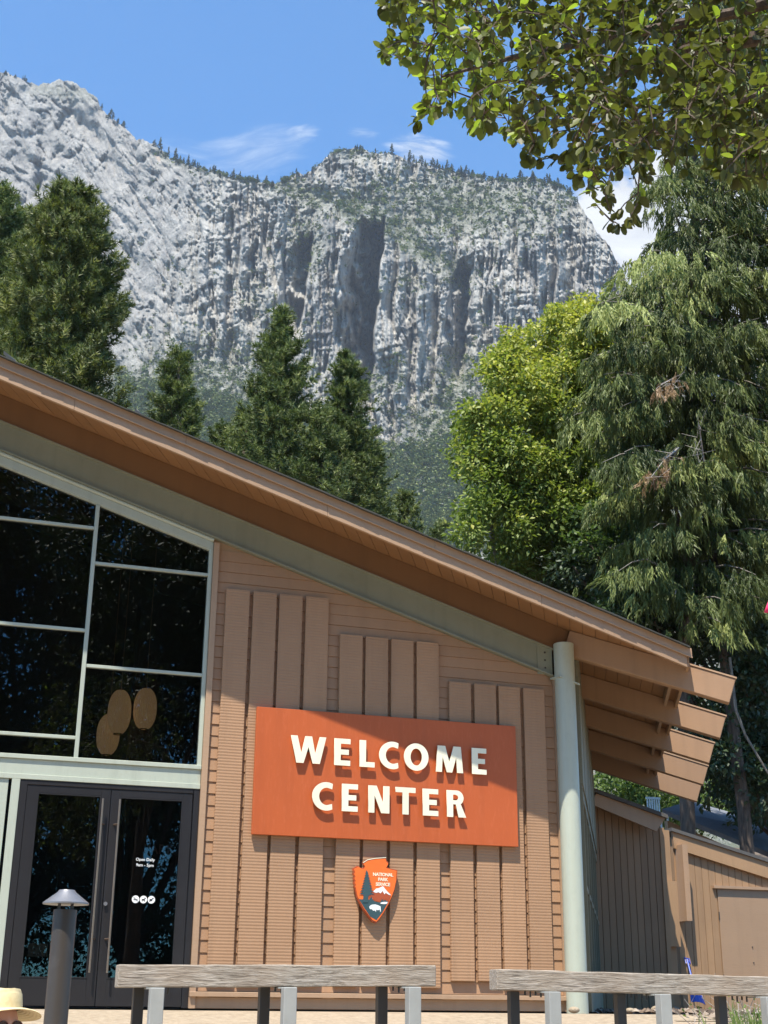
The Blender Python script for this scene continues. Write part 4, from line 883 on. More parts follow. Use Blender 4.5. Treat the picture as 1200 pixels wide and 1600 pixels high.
# ------------------------------------------------------------------ snow shovel, chair, banner
bx, bz = uz(1088, 1570, 8.1); tx, tz = uz(1074, 1494, YS-.1)
sv = empty('snow_shovel', (bx, 8.1, 0), 'blue plastic snow shovel leaning on the shed wall', 'shovel')
bot = np.array([bx+.02, 8.0, .02]); top = np.array([tx, YS-.08, tz-.06]); dv = norm(bot-top)
MB().tube([top, top+dv*.55], .016, 8).build('shaft', m_blue, sv)
pan = top+dv*.62; sd = np.cross(dv, (0, 1, 0)); sd /= np.linalg.norm(sd); nv_ = np.cross(sd, dv)
q = []
for j in range(5):
    u = -1+j*.5; q.append([pan+sd*u*.16*(.65 if i_ == 0 else 1)-nv_*(.05*(1-u*u))+dv*(i_*.36) for i_ in (0, 1)])
Vp = [p for c_ in q for p in c_]; MB().add(Vp+[p+nv_*.008 for p in Vp], [(2*j, 2*j+1, 2*j+3, 2*j+2) for j in range(4)]+[(10+2*j, 12+2*j, 13+2*j, 11+2*j) for j in range(4)]+[(0, 2, 12, 10), (1, 11, 13, 3), (0, 10, 11, 1), (8, 9, 19, 18)]).build('blade', m_blue, sv)
MB().tube([top+dv*.55, top+dv*.66], .022, 8).build('socket', m_blue, sv)
MB().tube([top+sd*.055-dv*.02, top+sd*.05+dv*.10, top, top-sd*.05+dv*.10, top-sd*.055-dv*.02, top+sd*.055-dv*.02], .012, 6).build('grip', m_blue, sv)
cxz = uz(1021, 1262, 19.0)
ch = empty('slatted_chair', (cxz[0], 19.0, float(gz(0, 19.0))), 'white chair with upright slats standing on the green bank behind the annex', 'chair')
cb = cxz[1]-.18
for q in range(6): box('slat', m_white, ch, cxz[0]-.21+q*.075, cxz[0]-.21+q*.075+.042, 18.98, 19.0, cb, cb+.42)
box('top_rail', m_white, ch, cxz[0]-.23, cxz[0]+.23, 18.97, 19.01, cb+.42, cb+.48)
box('seat', m_white, ch, cxz[0]-.23, cxz[0]+.23, 18.55, 18.97, cb-.06, cb-.01)
for sx_ in (-.22, .18):
    for sy_ in (18.56, 18.93): box('leg', m_white, ch, cxz[0]+sx_, cxz[0]+sx_+.04, sy_, sy_+.04, float(gz(0, 19))-.1, cb-.061)
bnx, bnz = uz(1197, 942, -3.0)
bn = empty('pink_banner', (bnx+1.15, -3.0, float(gz(0, -3.0))), 'bright pink cloth banner whose edge shows at the right of the tall cedar', 'banner')
MB().tube([(bnx+1.15, -3.0, float(gz(0, -3.0))-.05), (bnx+1.15, -3.0, bnz+.75)], .03, 10).build('pole', m_galv, bn)
Vb = []; nbx, nbz = 14, 8
for j in range(nbz):
    for i_ in range(nbx):
        u, v = i_/(nbx-1), j/(nbz-1); Vb.append((bnx+.02+.30*v*(1-u)+1.1*u-.06*(1-v)*(1-u), -3.0+.05*math.sin(u*9+v*1.5), bnz-.12+.62*v-.22*(1-u)*0+.12*u))
me = mesh('cloth', np.array(Vb)-wloc(bn), [(j*nbx+i_, j*nbx+i_+1, (j+1)*nbx+i_+1, (j+1)*nbx+i_) for j in range(nbz-1) for i_ in range(nbx-1)], m_pink, smooth=True)
co = link('cloth', me, bn); so = co.modifiers.new('thick', 'SOLIDIFY'); so.thickness = .004

# ------------------------------------------------------------------ guard rails
def guard_rail(xa, xb, za, zb_, Y, posts, label):
    gr = empty('guard_rail', (xa, Y, float(gz(0, Y))), label, 'rail', 'timber topped guard rails in front of the building')
    n = 14; V = []; h, w = .142, .145
    rs = random.Random(int(xa*10))
    for i_ in range(n+1):
        x = xa+(xb-xa)*i_/n; z = za+(zb_-za)*i_/n; jt = [rs.uniform(-.003, .003) for _ in range(4)]
        V += [(x, Y-w/2, z-h+jt[0]), (x, Y-w/2, z+jt[1]), (x, Y+w/2, z+jt[2]), (x, Y+w/2, z-h+jt[3])]
    Fc = [(i_*4+k, (i_+1)*4+k, (i_+1)*4+(k+1) % 4, i_*4+(k+1) % 4) for i_ in range(n) for k in range(4)]+[(3, 2, 1, 0), (n*4, n*4+1, n*4+2, n*4+3)]
    tb = MB().add(V, Fc).build('rail_timber', m_timber, gr, bevel=.006)
    MB().box(xa+.0, xa+.10, Y-w/2-.004, Y+w/2+.004, za-h-.003, za-.006).build('end_board', m_timber, gr, bevel=.004) if xa > 4 else None
    for (pd, pl) in posts:
        z = za+(zb_-za)*(pl-xa)/(xb-xa)-h; g0 = float(gz(0, Y))-.1
        MB().box(pl-.045, pl+.045, Y-.185, Y-.095, g0, z-.004).build('post', m_galv, gr, bevel=.004)
        MB().box(pl-.06, pl+.06, Y-.095, Y+.05, z-.012, z-.002).build('bracket', m_galv, gr)
        MB().box(pd-.035, pd+.035, Y+.02, Y+.09, g0, z-.002).build('post', m_bronze, gr, bevel=.003)  # dark metal carries the shadow under the rail timber as colour
        c = MB()
        for q in range(4): c.tube([(pd+.06+q*.042, Y-.02, z-.001), (pd+.06+q*.042, Y-.02, z-.03-.012*(q % 2))], .007, 6)
        c.build('screw', m_bronze, gr)
YR = -6.5
rx = lambda px, Y=YR: float(atY(np.array(float(px)), np.array(1570.), Y)[0])
rz = lambda px, py, Y=YR: float(atY(np.array(float(px)), np.array(float(py)), Y-.07)[2])
guard_rail(rx(179), rx(676), rz(179, 1507), rz(676, 1508), YR, [(rx(217), rx(238)), (rx(415), rx(443)), (rx(600), rx(635))], 'weathered grey timber guard rail in front of the glass doors, left of the gap')
guard_rail(rx(771), rx(1330), rz(771, 1514), rz(1330, 1530), YR, [(rx(807), rx(851)), (rx(974), rx(1022)), (rx(1132), rx(1185))], 'weathered grey timber guard rail right of the gap, in front of the shed')

# ------------------------------------------------------------------ bollard light
YB = -7.6; bxy = atY(np.array(103.), np.array(1412.), YB); bxx, bzz = float(bxy[0]), float(bxy[2])
bo = empty('bollard_light', (bxx, YB, float(gz(0, YB))), 'dark round bollard light with a flared silver cap in front of the doors', 'bollard')
MB().tube([(bxx, YB, float(gz(0, YB))-.1), (bxx, YB, bzz-.035)], .068, 24).build('column', m_bronze, bo, smooth=True)
MB().lathe((bxx, YB, bzz), [(.0, .078), (.045, .078), (.055, .064), (.134, .004), (.134, -.004), (.07, -.002), (.0, -.001)], 32).build('cap', m_capm, bo, smooth=True)
for q in range(4):
    a = math.pi/4+q*math.pi/2; MB().tube([(bxx+.052*math.cos(a), YB+.052*math.sin(a), bzz-.036), (bxx+.052*math.cos(a), YB+.052*math.sin(a), bzz-.002)], .006, 6).build('strut', m_bronze, bo)
HAZE = True
# ------------------------------------------------------------------ pines behind the roof
def needles_proto(k, L, spread, w, rs):
    """a brush of single-triangle needles round the local x axis"""
    V = []; Fc = []
    for j in range(k):
        s0 = rs.uniform(-.5, .45)*L; a = rs.uniform(0, 2*math.pi); el = R(rs.uniform(35, 85))*spread
        if j > k*.7: s0 = .45*L; el *= .6
        d = np.array([math.cos(el), math.sin(el)*math.cos(a), math.sin(el)*math.sin(a)]); sd = norm(np.cross(d, rs.normal(size=3)))*w
        b = np.array([s0, 0, 0]); ln = L*rs.uniform(.45, .72)
        V += [b-sd, b+sd, b+d*ln]; Fc.append((3*j, 3*j+1, 3*j+2))
    return np.array(V), np.array(Fc)
def pine(px, py, Y, rad, hgt, seed, mat, label, group='tall pines rising behind the roof', dens=1.0, tuft=.30, power=.75, kn=26, low=None, side=()):
    """top of the pine at the sight line (px,py) on plane Y; rad/hgt of the crown in metres"""
    rs = np.random.default_rng(seed)
    top = atY(np.array(float(px)), np.array(float(py)), Y); g0 = float(gz(top[0], Y)); base = np.array([top[0], top[1], g0])
    t = empty('pine_tree', base, label, 'pine tree', group)
    H = top[2]-g0
    lean = rs.normal(size=2)*.15
    trunk = MB().tube([base-[0, 0, .3], base+[0, 0, H*.4], base+[lean[0], lean[1], H*.75], top-[0, 0, .2]], [.38, .28, .14, .02], 10)
    T = []; Dd = []
    z = .25; br = MB()
    while z < hgt:
        u = z/hgt; L = rad*(u**power)*1.0
        nb_ = int(rs.integers(5, 8)*dens)
        for q in range(nb_):
            a = rs.uniform(0, 2*math.pi); l = L*rs.uniform(.6, 1.12)+.12
            o = top-np.array([0, 0, z+rs.uniform(-.05, .05)]); hx = np.array([math.cos(a), math.sin(a), 0])
            rise = rs.uniform(.15, .45)*(1-.75*u); npt = 6; pts = []
            for i_ in range(npt):
                s_ = i_/(npt-1); pts.append(o+hx*l*s_+np.array([0, 0, l*(rise*s_+.35*s_**3-.25*u*math.sin(s_*2.2))]))
            if z > .8 and l > .6: br.tube(pts[:5], [.03+.012*l, .03, .022, .015, .01], 4, cap=False)
            nt_ = max(4, int(l*11*dens))
            for j in range(nt_):
                s_ = 1-(j/nt_)*.78; i0 = min(int(s_*(npt-1)), npt-2); f_ = s_*(npt-1)-i0; p = pts[i0]*(1-f_)+pts[i0+1]*f_
                sp = .17*l*(1-s_)+.05+.03*l
                off = rs.normal(size=3)*sp*[1, 1, .5]; T.append(p+off); Dd.append(norm(hx*.55+np.array([0, 0, .75])+off*.7/ sp*.5+rs.normal(size=3)*.28))
        z += rs.uniform(.30, .46)/dens**.3*(1 if hgt < 9 else 1.1)*(.75+.5*u)
    for j in range(10): T.append(top-np.array([0, 0, j*.09])+rs.normal(size=3)*.05); Dd.append(np.array([0, 0, 1.])+rs.normal(size=3)*.3)
    for (sx_, sy_, l) in side: pass
    T = np.array(T); Dd = np.array(Dd); n_ = len(T)
    pv, pf = needles_proto(kn, 1.0, 1.0, .062, rs)
    V, Fc = scatter(T-base, Dd, rs.normal(size=(n_, 3)), tuft*rs.uniform(.75, 1.25, n_), pv, pf)
    tt = np.clip(rs.normal(.40, .24, n_), 0, 1); tint = np.repeat(tt, len(pv)); tint = tint*.8+np.tile(np.where(np.arange(len(pv)) % 3 == 2, .30, 0), n_)
    trunk.build('trunk', m_bark, t, smooth=True)
    if br.v: br.build('branches', m_bark, t)
    tag(link('crown', mesh('crown', V, Fc, mat, tint=tint), t), kind='stuff')
    return t, (T, Dd, base)
pine(116, 300, 30.0, 3.0, 12.0, 11, m_pine, 'broad bushy pine filling the left edge above the roof', dens=1.75, tuft=.36, power=.50)
pine(6, 292, 33.0, 1.6, 9.0, 12, m_pine2, 'pine cut by the left edge, with only the side of its crown in view', dens=1.3, tuft=.34, power=.6)
pine(30, 330, 35.0, 2.2, 9.0, 17, m_pine2, 'bluish pine between the broad left pine and the photo edge', dens=1.3, tuft=.34, power=.6)
pine(279, 545, 31.0, 1.35, 6.0, 13, m_pine2, 'small slim pine alone above the roof, right of the broad pine', dens=1.3, tuft=.30, power=.72)
pine(440, 486, 27.0, 1.95, 7.5, 14, m_pine2, 'tallest of the middle pines, with a narrow pointed top', dens=1.35, tuft=.31, power=.80)
pine(543, 556, 29.0, 1.9, 7.2, 15, m_pine2, 'pale green pine touching the tallest middle pine on its right', dens=1.45, tuft=.29, power=.80)
pine(350, 668, 33.0, 1.0, 4.0, 16, m_pine2, 'low young pine tip left of the tallest middle pine', dens=1.2, tuft=.30, power=.6)
pine(388, 640, 30.0, 1.1, 4.2, 26, m_pine2, 'young pine nestled against the tallest middle pine', dens=1.2, tuft=.30, power=.6)
pine(497, 640, 26.0, 1.2, 4.0, 27, m_pine2, 'bushy pine between the two pointed middle pines', dens=1.3, tuft=.28, power=.6)
pine(633, 772, 31.0, .75, 3.0, 18, m_pine2, 'short pine tip just above the middle of the roof slope', dens=1.2, tuft=.28, power=.6)
pine(575, 700, 33.0, 1.2, 4.0, 28, m_pine2, 'soft young pine right of the pale green pine', dens=1.2, tuft=.28, power=.6)
pine(688, 815, 36.0, .6, 3.0, 19, m_pine2, 'tiny pine tip at the foot of the yellow green maple', dens=1.1, tuft=.28, power=.6)

# ------------------------------------------------------------------ broadleaf crowns
def leaf_proto(fold=.25, asp=.55):
    V = np.array([(0, 0, 0), (.42, -asp/2, fold*.3), (.42, asp/2, fold*.3), (1, 0, -.06), (.45, 0, -.04)])
    return V, np.array([(0, 1, 4), (0, 4, 2), (1, 3, 4), (4, 3, 2)])
def leaf_cloud(C, Rr, n, size, proto, rs, tintf, base, shell=.55, squash=.7, up=.8, droop=0.0):
    """n leaves over overlapping clumps with centres C and radii Rr"""
    w = Rr**2; idx = rs.choice(len(C), n, p=w/w.sum()); d = norm(rs.normal(size=(n, 3)))
    rad = np.maximum(rs.uniform(size=n)**.5, 0)*(1-shell)+shell; lump = 1+.28*np.sin(d[:, 0]*5+idx)*np.sin(d[:, 1]*4+idx*2)+.2*np.sin(d[:, 2]*7+idx*3)
    P = C[idx]+d*(Rr[idx]*rad*lump)[:, None]*[1, 1, squash]
    N = norm(d*.6+np.array([0, 0, up])+rs.normal(size=(n, 3))*.45); D_ = norm(d+rs.normal(size=(n, 3))*.8+np.array([0, 0, -.35-droop]))
    V, Fc = scatter(P-base, D_, N, size*rs.uniform(.6, 1.25, n), *proto)
    return V, Fc, np.repeat(np.clip(tintf(P, d, idx)+rs.normal(size=n)*.16, 0, 1), len(proto[0]))
def in_poly(x, y, poly):
    poly = np.array(poly); n_ = len(poly); c = np.zeros(len(x), bool); j = n_-1
    for i_ in range(n_):
        xi, yi = poly[i_]; xj, yj = poly[j]
        c ^= ((yi > y) != (yj > y)) & (x < (xj-xi)*(y-yi)/(yj-yi+1e-12)+xi); j = i_
    return c
def sample_poly(poly, n, rs):
    poly = np.array(poly, float); lo, hi = poly.min(0), poly.max(0); X = np.zeros((0, 2))
    while len(X) < n:
        q = rs.uniform(lo, hi, (n*3, 2)); X = np.concatenate([X, q[in_poly(q[:, 0], q[:, 1], poly)]])
    return X[:n]
def limbs(mb, a, C, rs, r0=.16, n=20):
    for i_ in rs.choice(len(C), min(n, len(C)), replace=False):
        c = C[i_]; m_ = a*.5+c*.5+np.array([0, 0, rs.uniform(-.4, .6)]); mb.tube([a+rs.normal(size=3)*.1, m_+rs.normal(size=3)*.3, c], [r0*.6, r0*.35, .02], 5, cap=False)
def broadleaf(name, label, cat, group, base, C, Rr, n, size, mat, tintf, seed, trunk_h, tr=.3, bk=None, proto=None, nl=24, kind=None, **kw):
    rs = np.random.default_rng(seed); base = np.array(base, float)
    t = empty(name, base, label, cat, group)
    mb = MB(); a = base+[0, 0, trunk_h]; mb.tube([base-[0, 0, .3], base+[.05, 0, trunk_h*.5], a, a*.4+C.mean(0)*.6], [tr, tr*.85, tr*.7, tr*.3], 10); limbs(mb, a, C, rs, tr, nl)
    mb.build('trunk', bk or m_bark2, t, smooth=True)
    V, Fc, ti = leaf_cloud(C, Rr, n, size, proto or leaf_proto(), rs, tintf, base, **kw)
    tag(link('crown', mesh('crown', V, Fc, mat, tint=ti), t), kind='stuff')
    return t
rs = np.random.default_rng(21)
MP = [(920, 470), (962, 490), (1010, 540), (1010, 700), (990, 860), (960, 960), (880, 930), (800, 900), (716, 862), (712, 800), (703, 735), (722, 690), (714, 640), (752, 606), (757, 560), (792, 548), (785, 508), (830, 500), (862, 470), (893, 478)]
q = sample_poly(MP, 230, rs); cx0 = np.array([860, 700])
q = cx0+(q-cx0)*.93
Ym = 14+rs.uniform(-1.4, 1.4, 230); C = np.array([atY(np.array(a), np.array(b_), y) for (a, b_), y in zip(q, Ym)])
zr = (C[:, 2].min(), C[:, 2].max())
edge_pts = [(920, 486), (893, 490), (862, 482), (830, 512), (797, 520), (805, 560), (768, 572), (768, 618), (735, 650), (740, 695), (716, 742), (728, 800), (735, 855), (760, 640), (800, 540), (945, 500)]
Ce = np.array([atY(np.array(float(a)), np.array(float(b_)), 13.2) for a, b_ in edge_pts])
C = np.concatenate([C, Ce]); Rm = np.concatenate([rs.uniform(.35, .70, 230), rs.uniform(.16, .30, len(Ce))])
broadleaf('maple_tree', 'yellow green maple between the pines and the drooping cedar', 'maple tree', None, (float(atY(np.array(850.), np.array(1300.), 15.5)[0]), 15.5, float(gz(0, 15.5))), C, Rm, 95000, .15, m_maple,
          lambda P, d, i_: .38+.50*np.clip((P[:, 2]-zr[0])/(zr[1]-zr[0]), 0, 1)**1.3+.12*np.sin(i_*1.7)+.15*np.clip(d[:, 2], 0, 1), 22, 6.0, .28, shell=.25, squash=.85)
# shaded broadleaf trees low on the right, behind the rafters
rs = np.random.default_rng(31)
def dark_tree(label, poly, Y, n, seed, mat=m_dark, size=.17, rad=(.4, .9), nC=60, tint0=.25, trunk_px=1250., **kw):
    rs = np.random.default_rng(seed); q = sample_poly(poly, nC, rs)
    C = np.array([atY(np.array(a), np.array(b_), Y+rs.uniform(-1.2, 1.8)) for a, b_ in q])
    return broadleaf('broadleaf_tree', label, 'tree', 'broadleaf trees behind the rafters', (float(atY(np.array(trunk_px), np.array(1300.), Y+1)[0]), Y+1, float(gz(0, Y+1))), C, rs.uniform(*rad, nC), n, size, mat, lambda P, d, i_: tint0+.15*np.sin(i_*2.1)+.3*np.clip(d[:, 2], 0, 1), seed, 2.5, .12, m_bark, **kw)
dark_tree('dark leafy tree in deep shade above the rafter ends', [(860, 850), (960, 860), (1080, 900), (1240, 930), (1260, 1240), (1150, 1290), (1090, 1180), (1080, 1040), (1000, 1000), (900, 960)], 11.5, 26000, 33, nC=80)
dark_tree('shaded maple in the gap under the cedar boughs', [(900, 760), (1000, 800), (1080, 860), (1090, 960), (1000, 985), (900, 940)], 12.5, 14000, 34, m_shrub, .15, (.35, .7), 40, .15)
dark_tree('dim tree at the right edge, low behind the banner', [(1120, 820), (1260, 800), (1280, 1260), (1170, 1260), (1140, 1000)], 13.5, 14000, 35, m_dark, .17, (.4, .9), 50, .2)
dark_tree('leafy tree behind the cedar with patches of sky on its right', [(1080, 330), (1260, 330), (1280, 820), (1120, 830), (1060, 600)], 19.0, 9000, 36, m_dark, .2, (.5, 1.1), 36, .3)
# bright bushes on the bank behind the annex
rs = np.random.default_rng(41); q = sample_poly([(905, 1185), (1000, 1190), (1100, 1215), (1220, 1230), (1220, 1300), (1100, 1290), (1000, 1262), (930, 1245)], 60, rs)
C = np.array([atY(np.array(a), np.array(b_), 21+rs.uniform(-1, 2.5)) for a, b_ in q])
V, Fc, ti = leaf_cloud(C, rs.uniform(.4, .9, 60), 14000, .16, leaf_proto(), rs, lambda P, d, i_: .45+.2*np.sin(i_), np.zeros(3))
tag(link('bank_shrubbery', mesh('bank_shrubbery', V, Fc, m_shrub, tint=ti)), 'sunlit green shrubbery covering the bank behind the annex roof', 'shrubbery', kind='stuff')

# ------------------------------------------------------------------ the drooping cedar
def spray_proto(rs, strands=9, seg_=4):
    """hanging flat spray: local x points down the spray"""
    V = []; Fc = []
    for s_ in range(strands):
        a = (s_-(strands-1)/2)/strands*1.5+rs.uniform(-.15, .15); L = rs.uniform(.6, 1.0); st = rs.uniform(0, .35)
        for j in range(seg_):
            f0 = j/seg_; f1 = (j+1.45)/seg_
            def at_(f): return np.array([st+L*f*(1-.15*abs(a)), a*.34*f**.7+.03*math.sin(j*2+s_), .10*math.sin(f*3+s_)])
            p, q_ = at_(f0), at_(f1); wd = .034*(1-.4*f0)
            for sg in (-1, 1):
                k0 = len(V); V += [p, p+np.array([.085, sg*wd, rs.uniform(-.03, .03)]), q_]; Fc.append((k0, k0+1, k0+2))
    return np.array(V), np.array(Fc)
rs = np.random.default_rng(51)
YC = 10.4
ct = atY(np.array(1092.), np.array(60.), YC+.5); cb_ = atY(np.array(1072.), np.array(1300.), YC+.5); cg = float(gz(0, YC+.5))
cbase = np.array([cb_[0], YC+.5, cg])
cd = empty('cedar_tree', cbase, 'tall cedar with long drooping grey green boughs on the right', 'cedar tree')
mb = MB(); tr_pts = [cbase-[0, 0, .2], cbase+[0.02, 0, 2], cbase+[.1, 0, 5], np.array([cb_[0]+.35, YC+.5, 9.]), np.array([ct[0], YC+.5, ct[2]])]
mb.tube(tr_pts, [.19, .175, .16, .12, .03], 12)
def trunk_at(z): 
    zs = [p[2] for p in tr_pts]; return np.array([np.interp(z, zs, [p[0] for p in tr_pts]), YC+.5, z])
SP, SD, SN, ST_, SS = [], [], [], [], []
CP = [(1085, -120), (1230, -120), (1330, 200), (1340, 900), (1210, 930), (1130, 985), (1060, 975), (1010, 905), (950, 905), (925, 850), (930, 760), (905, 700), (885, 600), (905, 520), (938, 425), (1000, 400), (1010, 340), (1000, 250), (1050, 180), (1060, 60)]
tw = MB()
nbq_ = 0
for b_ in range(380):
    tip_px = sample_poly(CP, 1, rs)[0]; yy = YC+rs.uniform(-2.4, 1.6)
    tip = atY(np.array(tip_px[0]), np.array(tip_px[1]), yy)
    o = trunk_at(min(tip[2]+rs.uniform(-.3, .9), ct[2]-.1)); npt = 6
    L_ = np.linalg.norm(tip-o)
    pts = [o+(tip-o)*(i_/(npt-1))+np.array([0, 0, .22*L_*math.sin(math.pi*i_/(npt-1))*.6]) for i_ in range(npt)]
    if L_ > .8: tw.tube(pts, [.045, .035, .028, .02, .014, .006], 4, cap=False)
    hx = norm((tip-o)*[1, 1, 0]); sdv = np.cross(hx, [0, 0, 1])
    bt = rs.normal(.40, .26)
    m_n = int(9+L_*7.5)
    for j in range(m_n):
        s_ = 1-rs.uniform(0, .75)**1.3; i0 = min(int(s_*(npt-1)), npt-2); f_ = s_*(npt-1)-i0; p = pts[i0]*(1-f_)+pts[i0+1]*f_
        lat = rs.normal()*.38; p = p+sdv*lat+np.array([0, 0, -abs(lat)*.3+rs.normal()*.06])
        SP.append(p); SD.append(norm(np.array([0, 0, -1.0])+sdv*lat*.35+hx*.18+rs.normal(size=3)*.22)); SN.append(norm(rs.normal(size=3)*[1, 1, .2]+np.array([-.2, -.8, .2]))); SS.append(rs.uniform(.34, .66)); ST_.append(np.clip(bt+rs.normal()*.14, 0, 1))
SP, SD, SN, SS, ST_ = map(np.array, (SP, SD, SN, SS, ST_))
protos = [spray_proto(rs) for _ in range(4)]; Vl, Fl, tl = [], [], []; off = 0
for k_ in range(4):
    m_ = np.arange(len(SP)) % 4 == k_; V, Fc = scatter(SP[m_]-cbase, SD[m_], SN[m_], SS[m_], *protos[k_]); Vl.append(V); Fl.append(Fc+off); off += len(V)
    tl.append(np.repeat(ST_[m_], len(protos[k_][0]))+np.tile(rs.uniform(-.12, .2, len(protos[k_][0])), m_.sum()))
mb.build('trunk', m_bark, cd, smooth=True); tw.build('branches', m_bark2, cd)
tag(link('crown', mesh('crown', np.concatenate(Vl), np.concatenate(Fl), m_cedar, tint=np.clip(np.concatenate(tl), 0, 1)), cd), kind='stuff')
# dead boughs with brown sprays
for (pxs, tip) in (((1062, 596), (1032, 602)), ((1060, 700), (1014, 750)), ((1100, 720), (1090, 650))):
    a = atY(np.array(float(pxs[0])), np.array(float(pxs[1])), YC-2.2); b_ = atY(np.array(float(tip[0])), np.array(float(tip[1])), YC-2.9)
    dbm = MB().tube([a+[.4, 1.0, .1], a, (a+b_)/2+[0, 0, .08], b_], [.03, .022, .015, .006], 5)
    for _ in range(9):
        c0 = a+(b_-a)*rs.uniform(.1, 1); dbm.tube([c0, c0+rs.normal(size=3)*.16, c0+norm(rs.normal(size=3)-[0, 0, .5])*.45], [.008, .006, .003], 3, cap=False)
    o = dbm.build('dead_branch', m_dead, cd)
    nsp = 26; ppp = a+(b_-a)*rs.uniform(.25, 1.05, (nsp, 1))+rs.normal(size=(nsp, 3))*.09
    V, Fc = scatter(ppp-cbase, norm(rs.normal(size=(nsp, 3))*.35+np.array([-.15, 0, -1])), rs.normal(size=(nsp, 3)), rs.uniform(.2, .42, nsp), *protos[0])
    if tip[0] < 1050: tag(link('dead_spray', mesh('dead_spray', V, Fc, m_brown, tint=np.repeat(rs.uniform(0, 1, nsp), len(protos[0][0]))), cd), kind='stuff')
# a bare dark trunk farther right
bt = atY(np.array(1150.), np.array(1300.), 10.5)
t2 = empty('bare_trunk_tree', (float(bt[0]), 10.5, float(gz(0, 10.5))), 'dark slender trunk rising right of the rafter ends', 'tree')
a, b_ = np.array([float(bt[0])+.25, 10.5, float(gz(0, 10.5))]), atY(np.array(1128.), np.array(1000.), 10.5)
MB().tube([a-[0, 0, .2], a*.5+b_*.5+[.1, 0, 0], b_, b_+[-.1, 0, 5]], [.2, .15, .12, .05], 8).build('trunk', m_bark, t2, smooth=True)
c_ = atY(np.array(1150.), np.array(1110.), 9.5); d_ = atY(np.array(1192.), np.array(1190.), 9.5)
MB().tube([c_+[-.05, 0, 1.2], c_, (c_+d_)/2+[-.1, 0, 0], d_+[.2, 0, -.4]], [.03, .035, .03, .02], 5).build('branch', m_bark2, t2)

# ------------------------------------------------------------------ overhanging tree close to the camera
rs = np.random.default_rng(61)
fb0 = atD(np.array(2050.), np.array(900.), 5.2); fbase = np.array([fb0[0], fb0[1], -1.5])
ft = empty('overhanging_tree', fbase, 'leafy branch of a near tree hanging into the top right corner', 'tree')
FP = [(598, -260), (600, 5), (604, 22), (640, 38), (600, 70), (594, 88), (640, 102), (660, 118), (690, 128), (672, 150), (655, 172), (648, 194), (668, 190), (700, 172), (724, 178), (745, 206), (762, 200), (790, 192), (806, 222), (818, 248), (850, 236), (868, 228),
      (884, 262), (905, 285), (925, 315), (948, 352), (968, 362), (1000, 345), (990, 318), (985, 290), (1020, 268), (1060, 250), (1090, 232), (1110, 262), (1140, 285), (1170, 275), (1215, 285), (1500, 330), (1600, -260)]
tips2 = sample_poly(FP, 3100, rs)
keep = (tips2[:, 0] < 1230) & (tips2[:, 1] > -40) | (rs.uniform(size=len(tips2)) < .35)
# leave the thin places thin
thin = np.exp(-(((tips2[:, 0]-860)/60)**2+((tips2[:, 1]-245)/45)**2))*.75+np.exp(-(((tips2[:, 0]-960)/50)**2+((tips2[:, 1]-320)/50)**2))*.8+np.exp(-(((tips2[:, 0]-700)/80)**2+((tips2[:, 1]-150)/40)**2))*.45
keep &= rs.uniform(size=len(tips2)) > thin
tips2 = tips2[keep]
edge2 = np.array([(606, 12), (612, 62), (598, 80), (648, 108), (655, 188), (668, 178), (690, 168), (742, 196), (735, 182), (792, 204), (826, 242), (846, 250), (812, 214), (872, 246), (900, 282), (930, 318), (955, 345), (968, 352), (996, 318), (985, 340), (1000, 300), (1120, 262), (1150, 276), (905, 268), (935, 282), (680, 140), (760, 190), (1070, 262), (1180, 268)], float)
tips2 = np.concatenate([edge2, tips2])
tD = rs.uniform(4.3, 6.6, len(tips2)); tD[:len(edge2)] = rs.uniform(4.6, 5.2, len(edge2))
TP = np.array([atD(np.array(a), np.array(b_), d) for (a, b_), d in zip(tips2, tD)])
lim_px = [[(1750, -200), (1400, -60), (1150, 20), (950, 60), (800, 90), (690, 120)], [(1750, -100), (1450, 60), (1250, 130), (1080, 180), (980, 230)], [(1750, -300), (1400, -250), (1100, -120), (900, -60), (700, -20)], [(1400, 30), (1180, 60), (1000, 90), (900, 160), (850, 200)]]
nodes = []; br = MB()
for li, lp in enumerate(lim_px):
    Ln = [atD(np.array(float(a)), np.array(float(b_)), 5.4-.25*(i_ % 2)+.15*li) for i_, (a, b_) in enumerate(lp)]
    if li < 3: Ln = [fbase+[0, 0, 3.6+li*.5]]+Ln
    rad_ = np.linspace(.05, .006, len(Ln)); br.tube(Ln, list(rad_), 7)
    for i_ in range(len(Ln)-1):
        for u in np.linspace(0, 1, 7)[:-1]: nodes.append(Ln[i_]*(1-u)+Ln[i_+1]*u)
br.tube([fbase-[0, 0, .2], fbase+[0, 0, 2.], fbase+[0, 0, 3.6], fbase+[0, 0, 5.2]], [.20, .17, .14, .08], 12)
nodes = list(nodes); order = np.argsort([min(np.linalg.norm(np.array(nodes)-p, axis=1)) for p in TP])
LP, LD, LN = [], [], []
NA = np.array(nodes)
root_d = lambda A: np.linalg.norm(A-(fbase+[0, 0, 5]), axis=-1)
tw = MB()
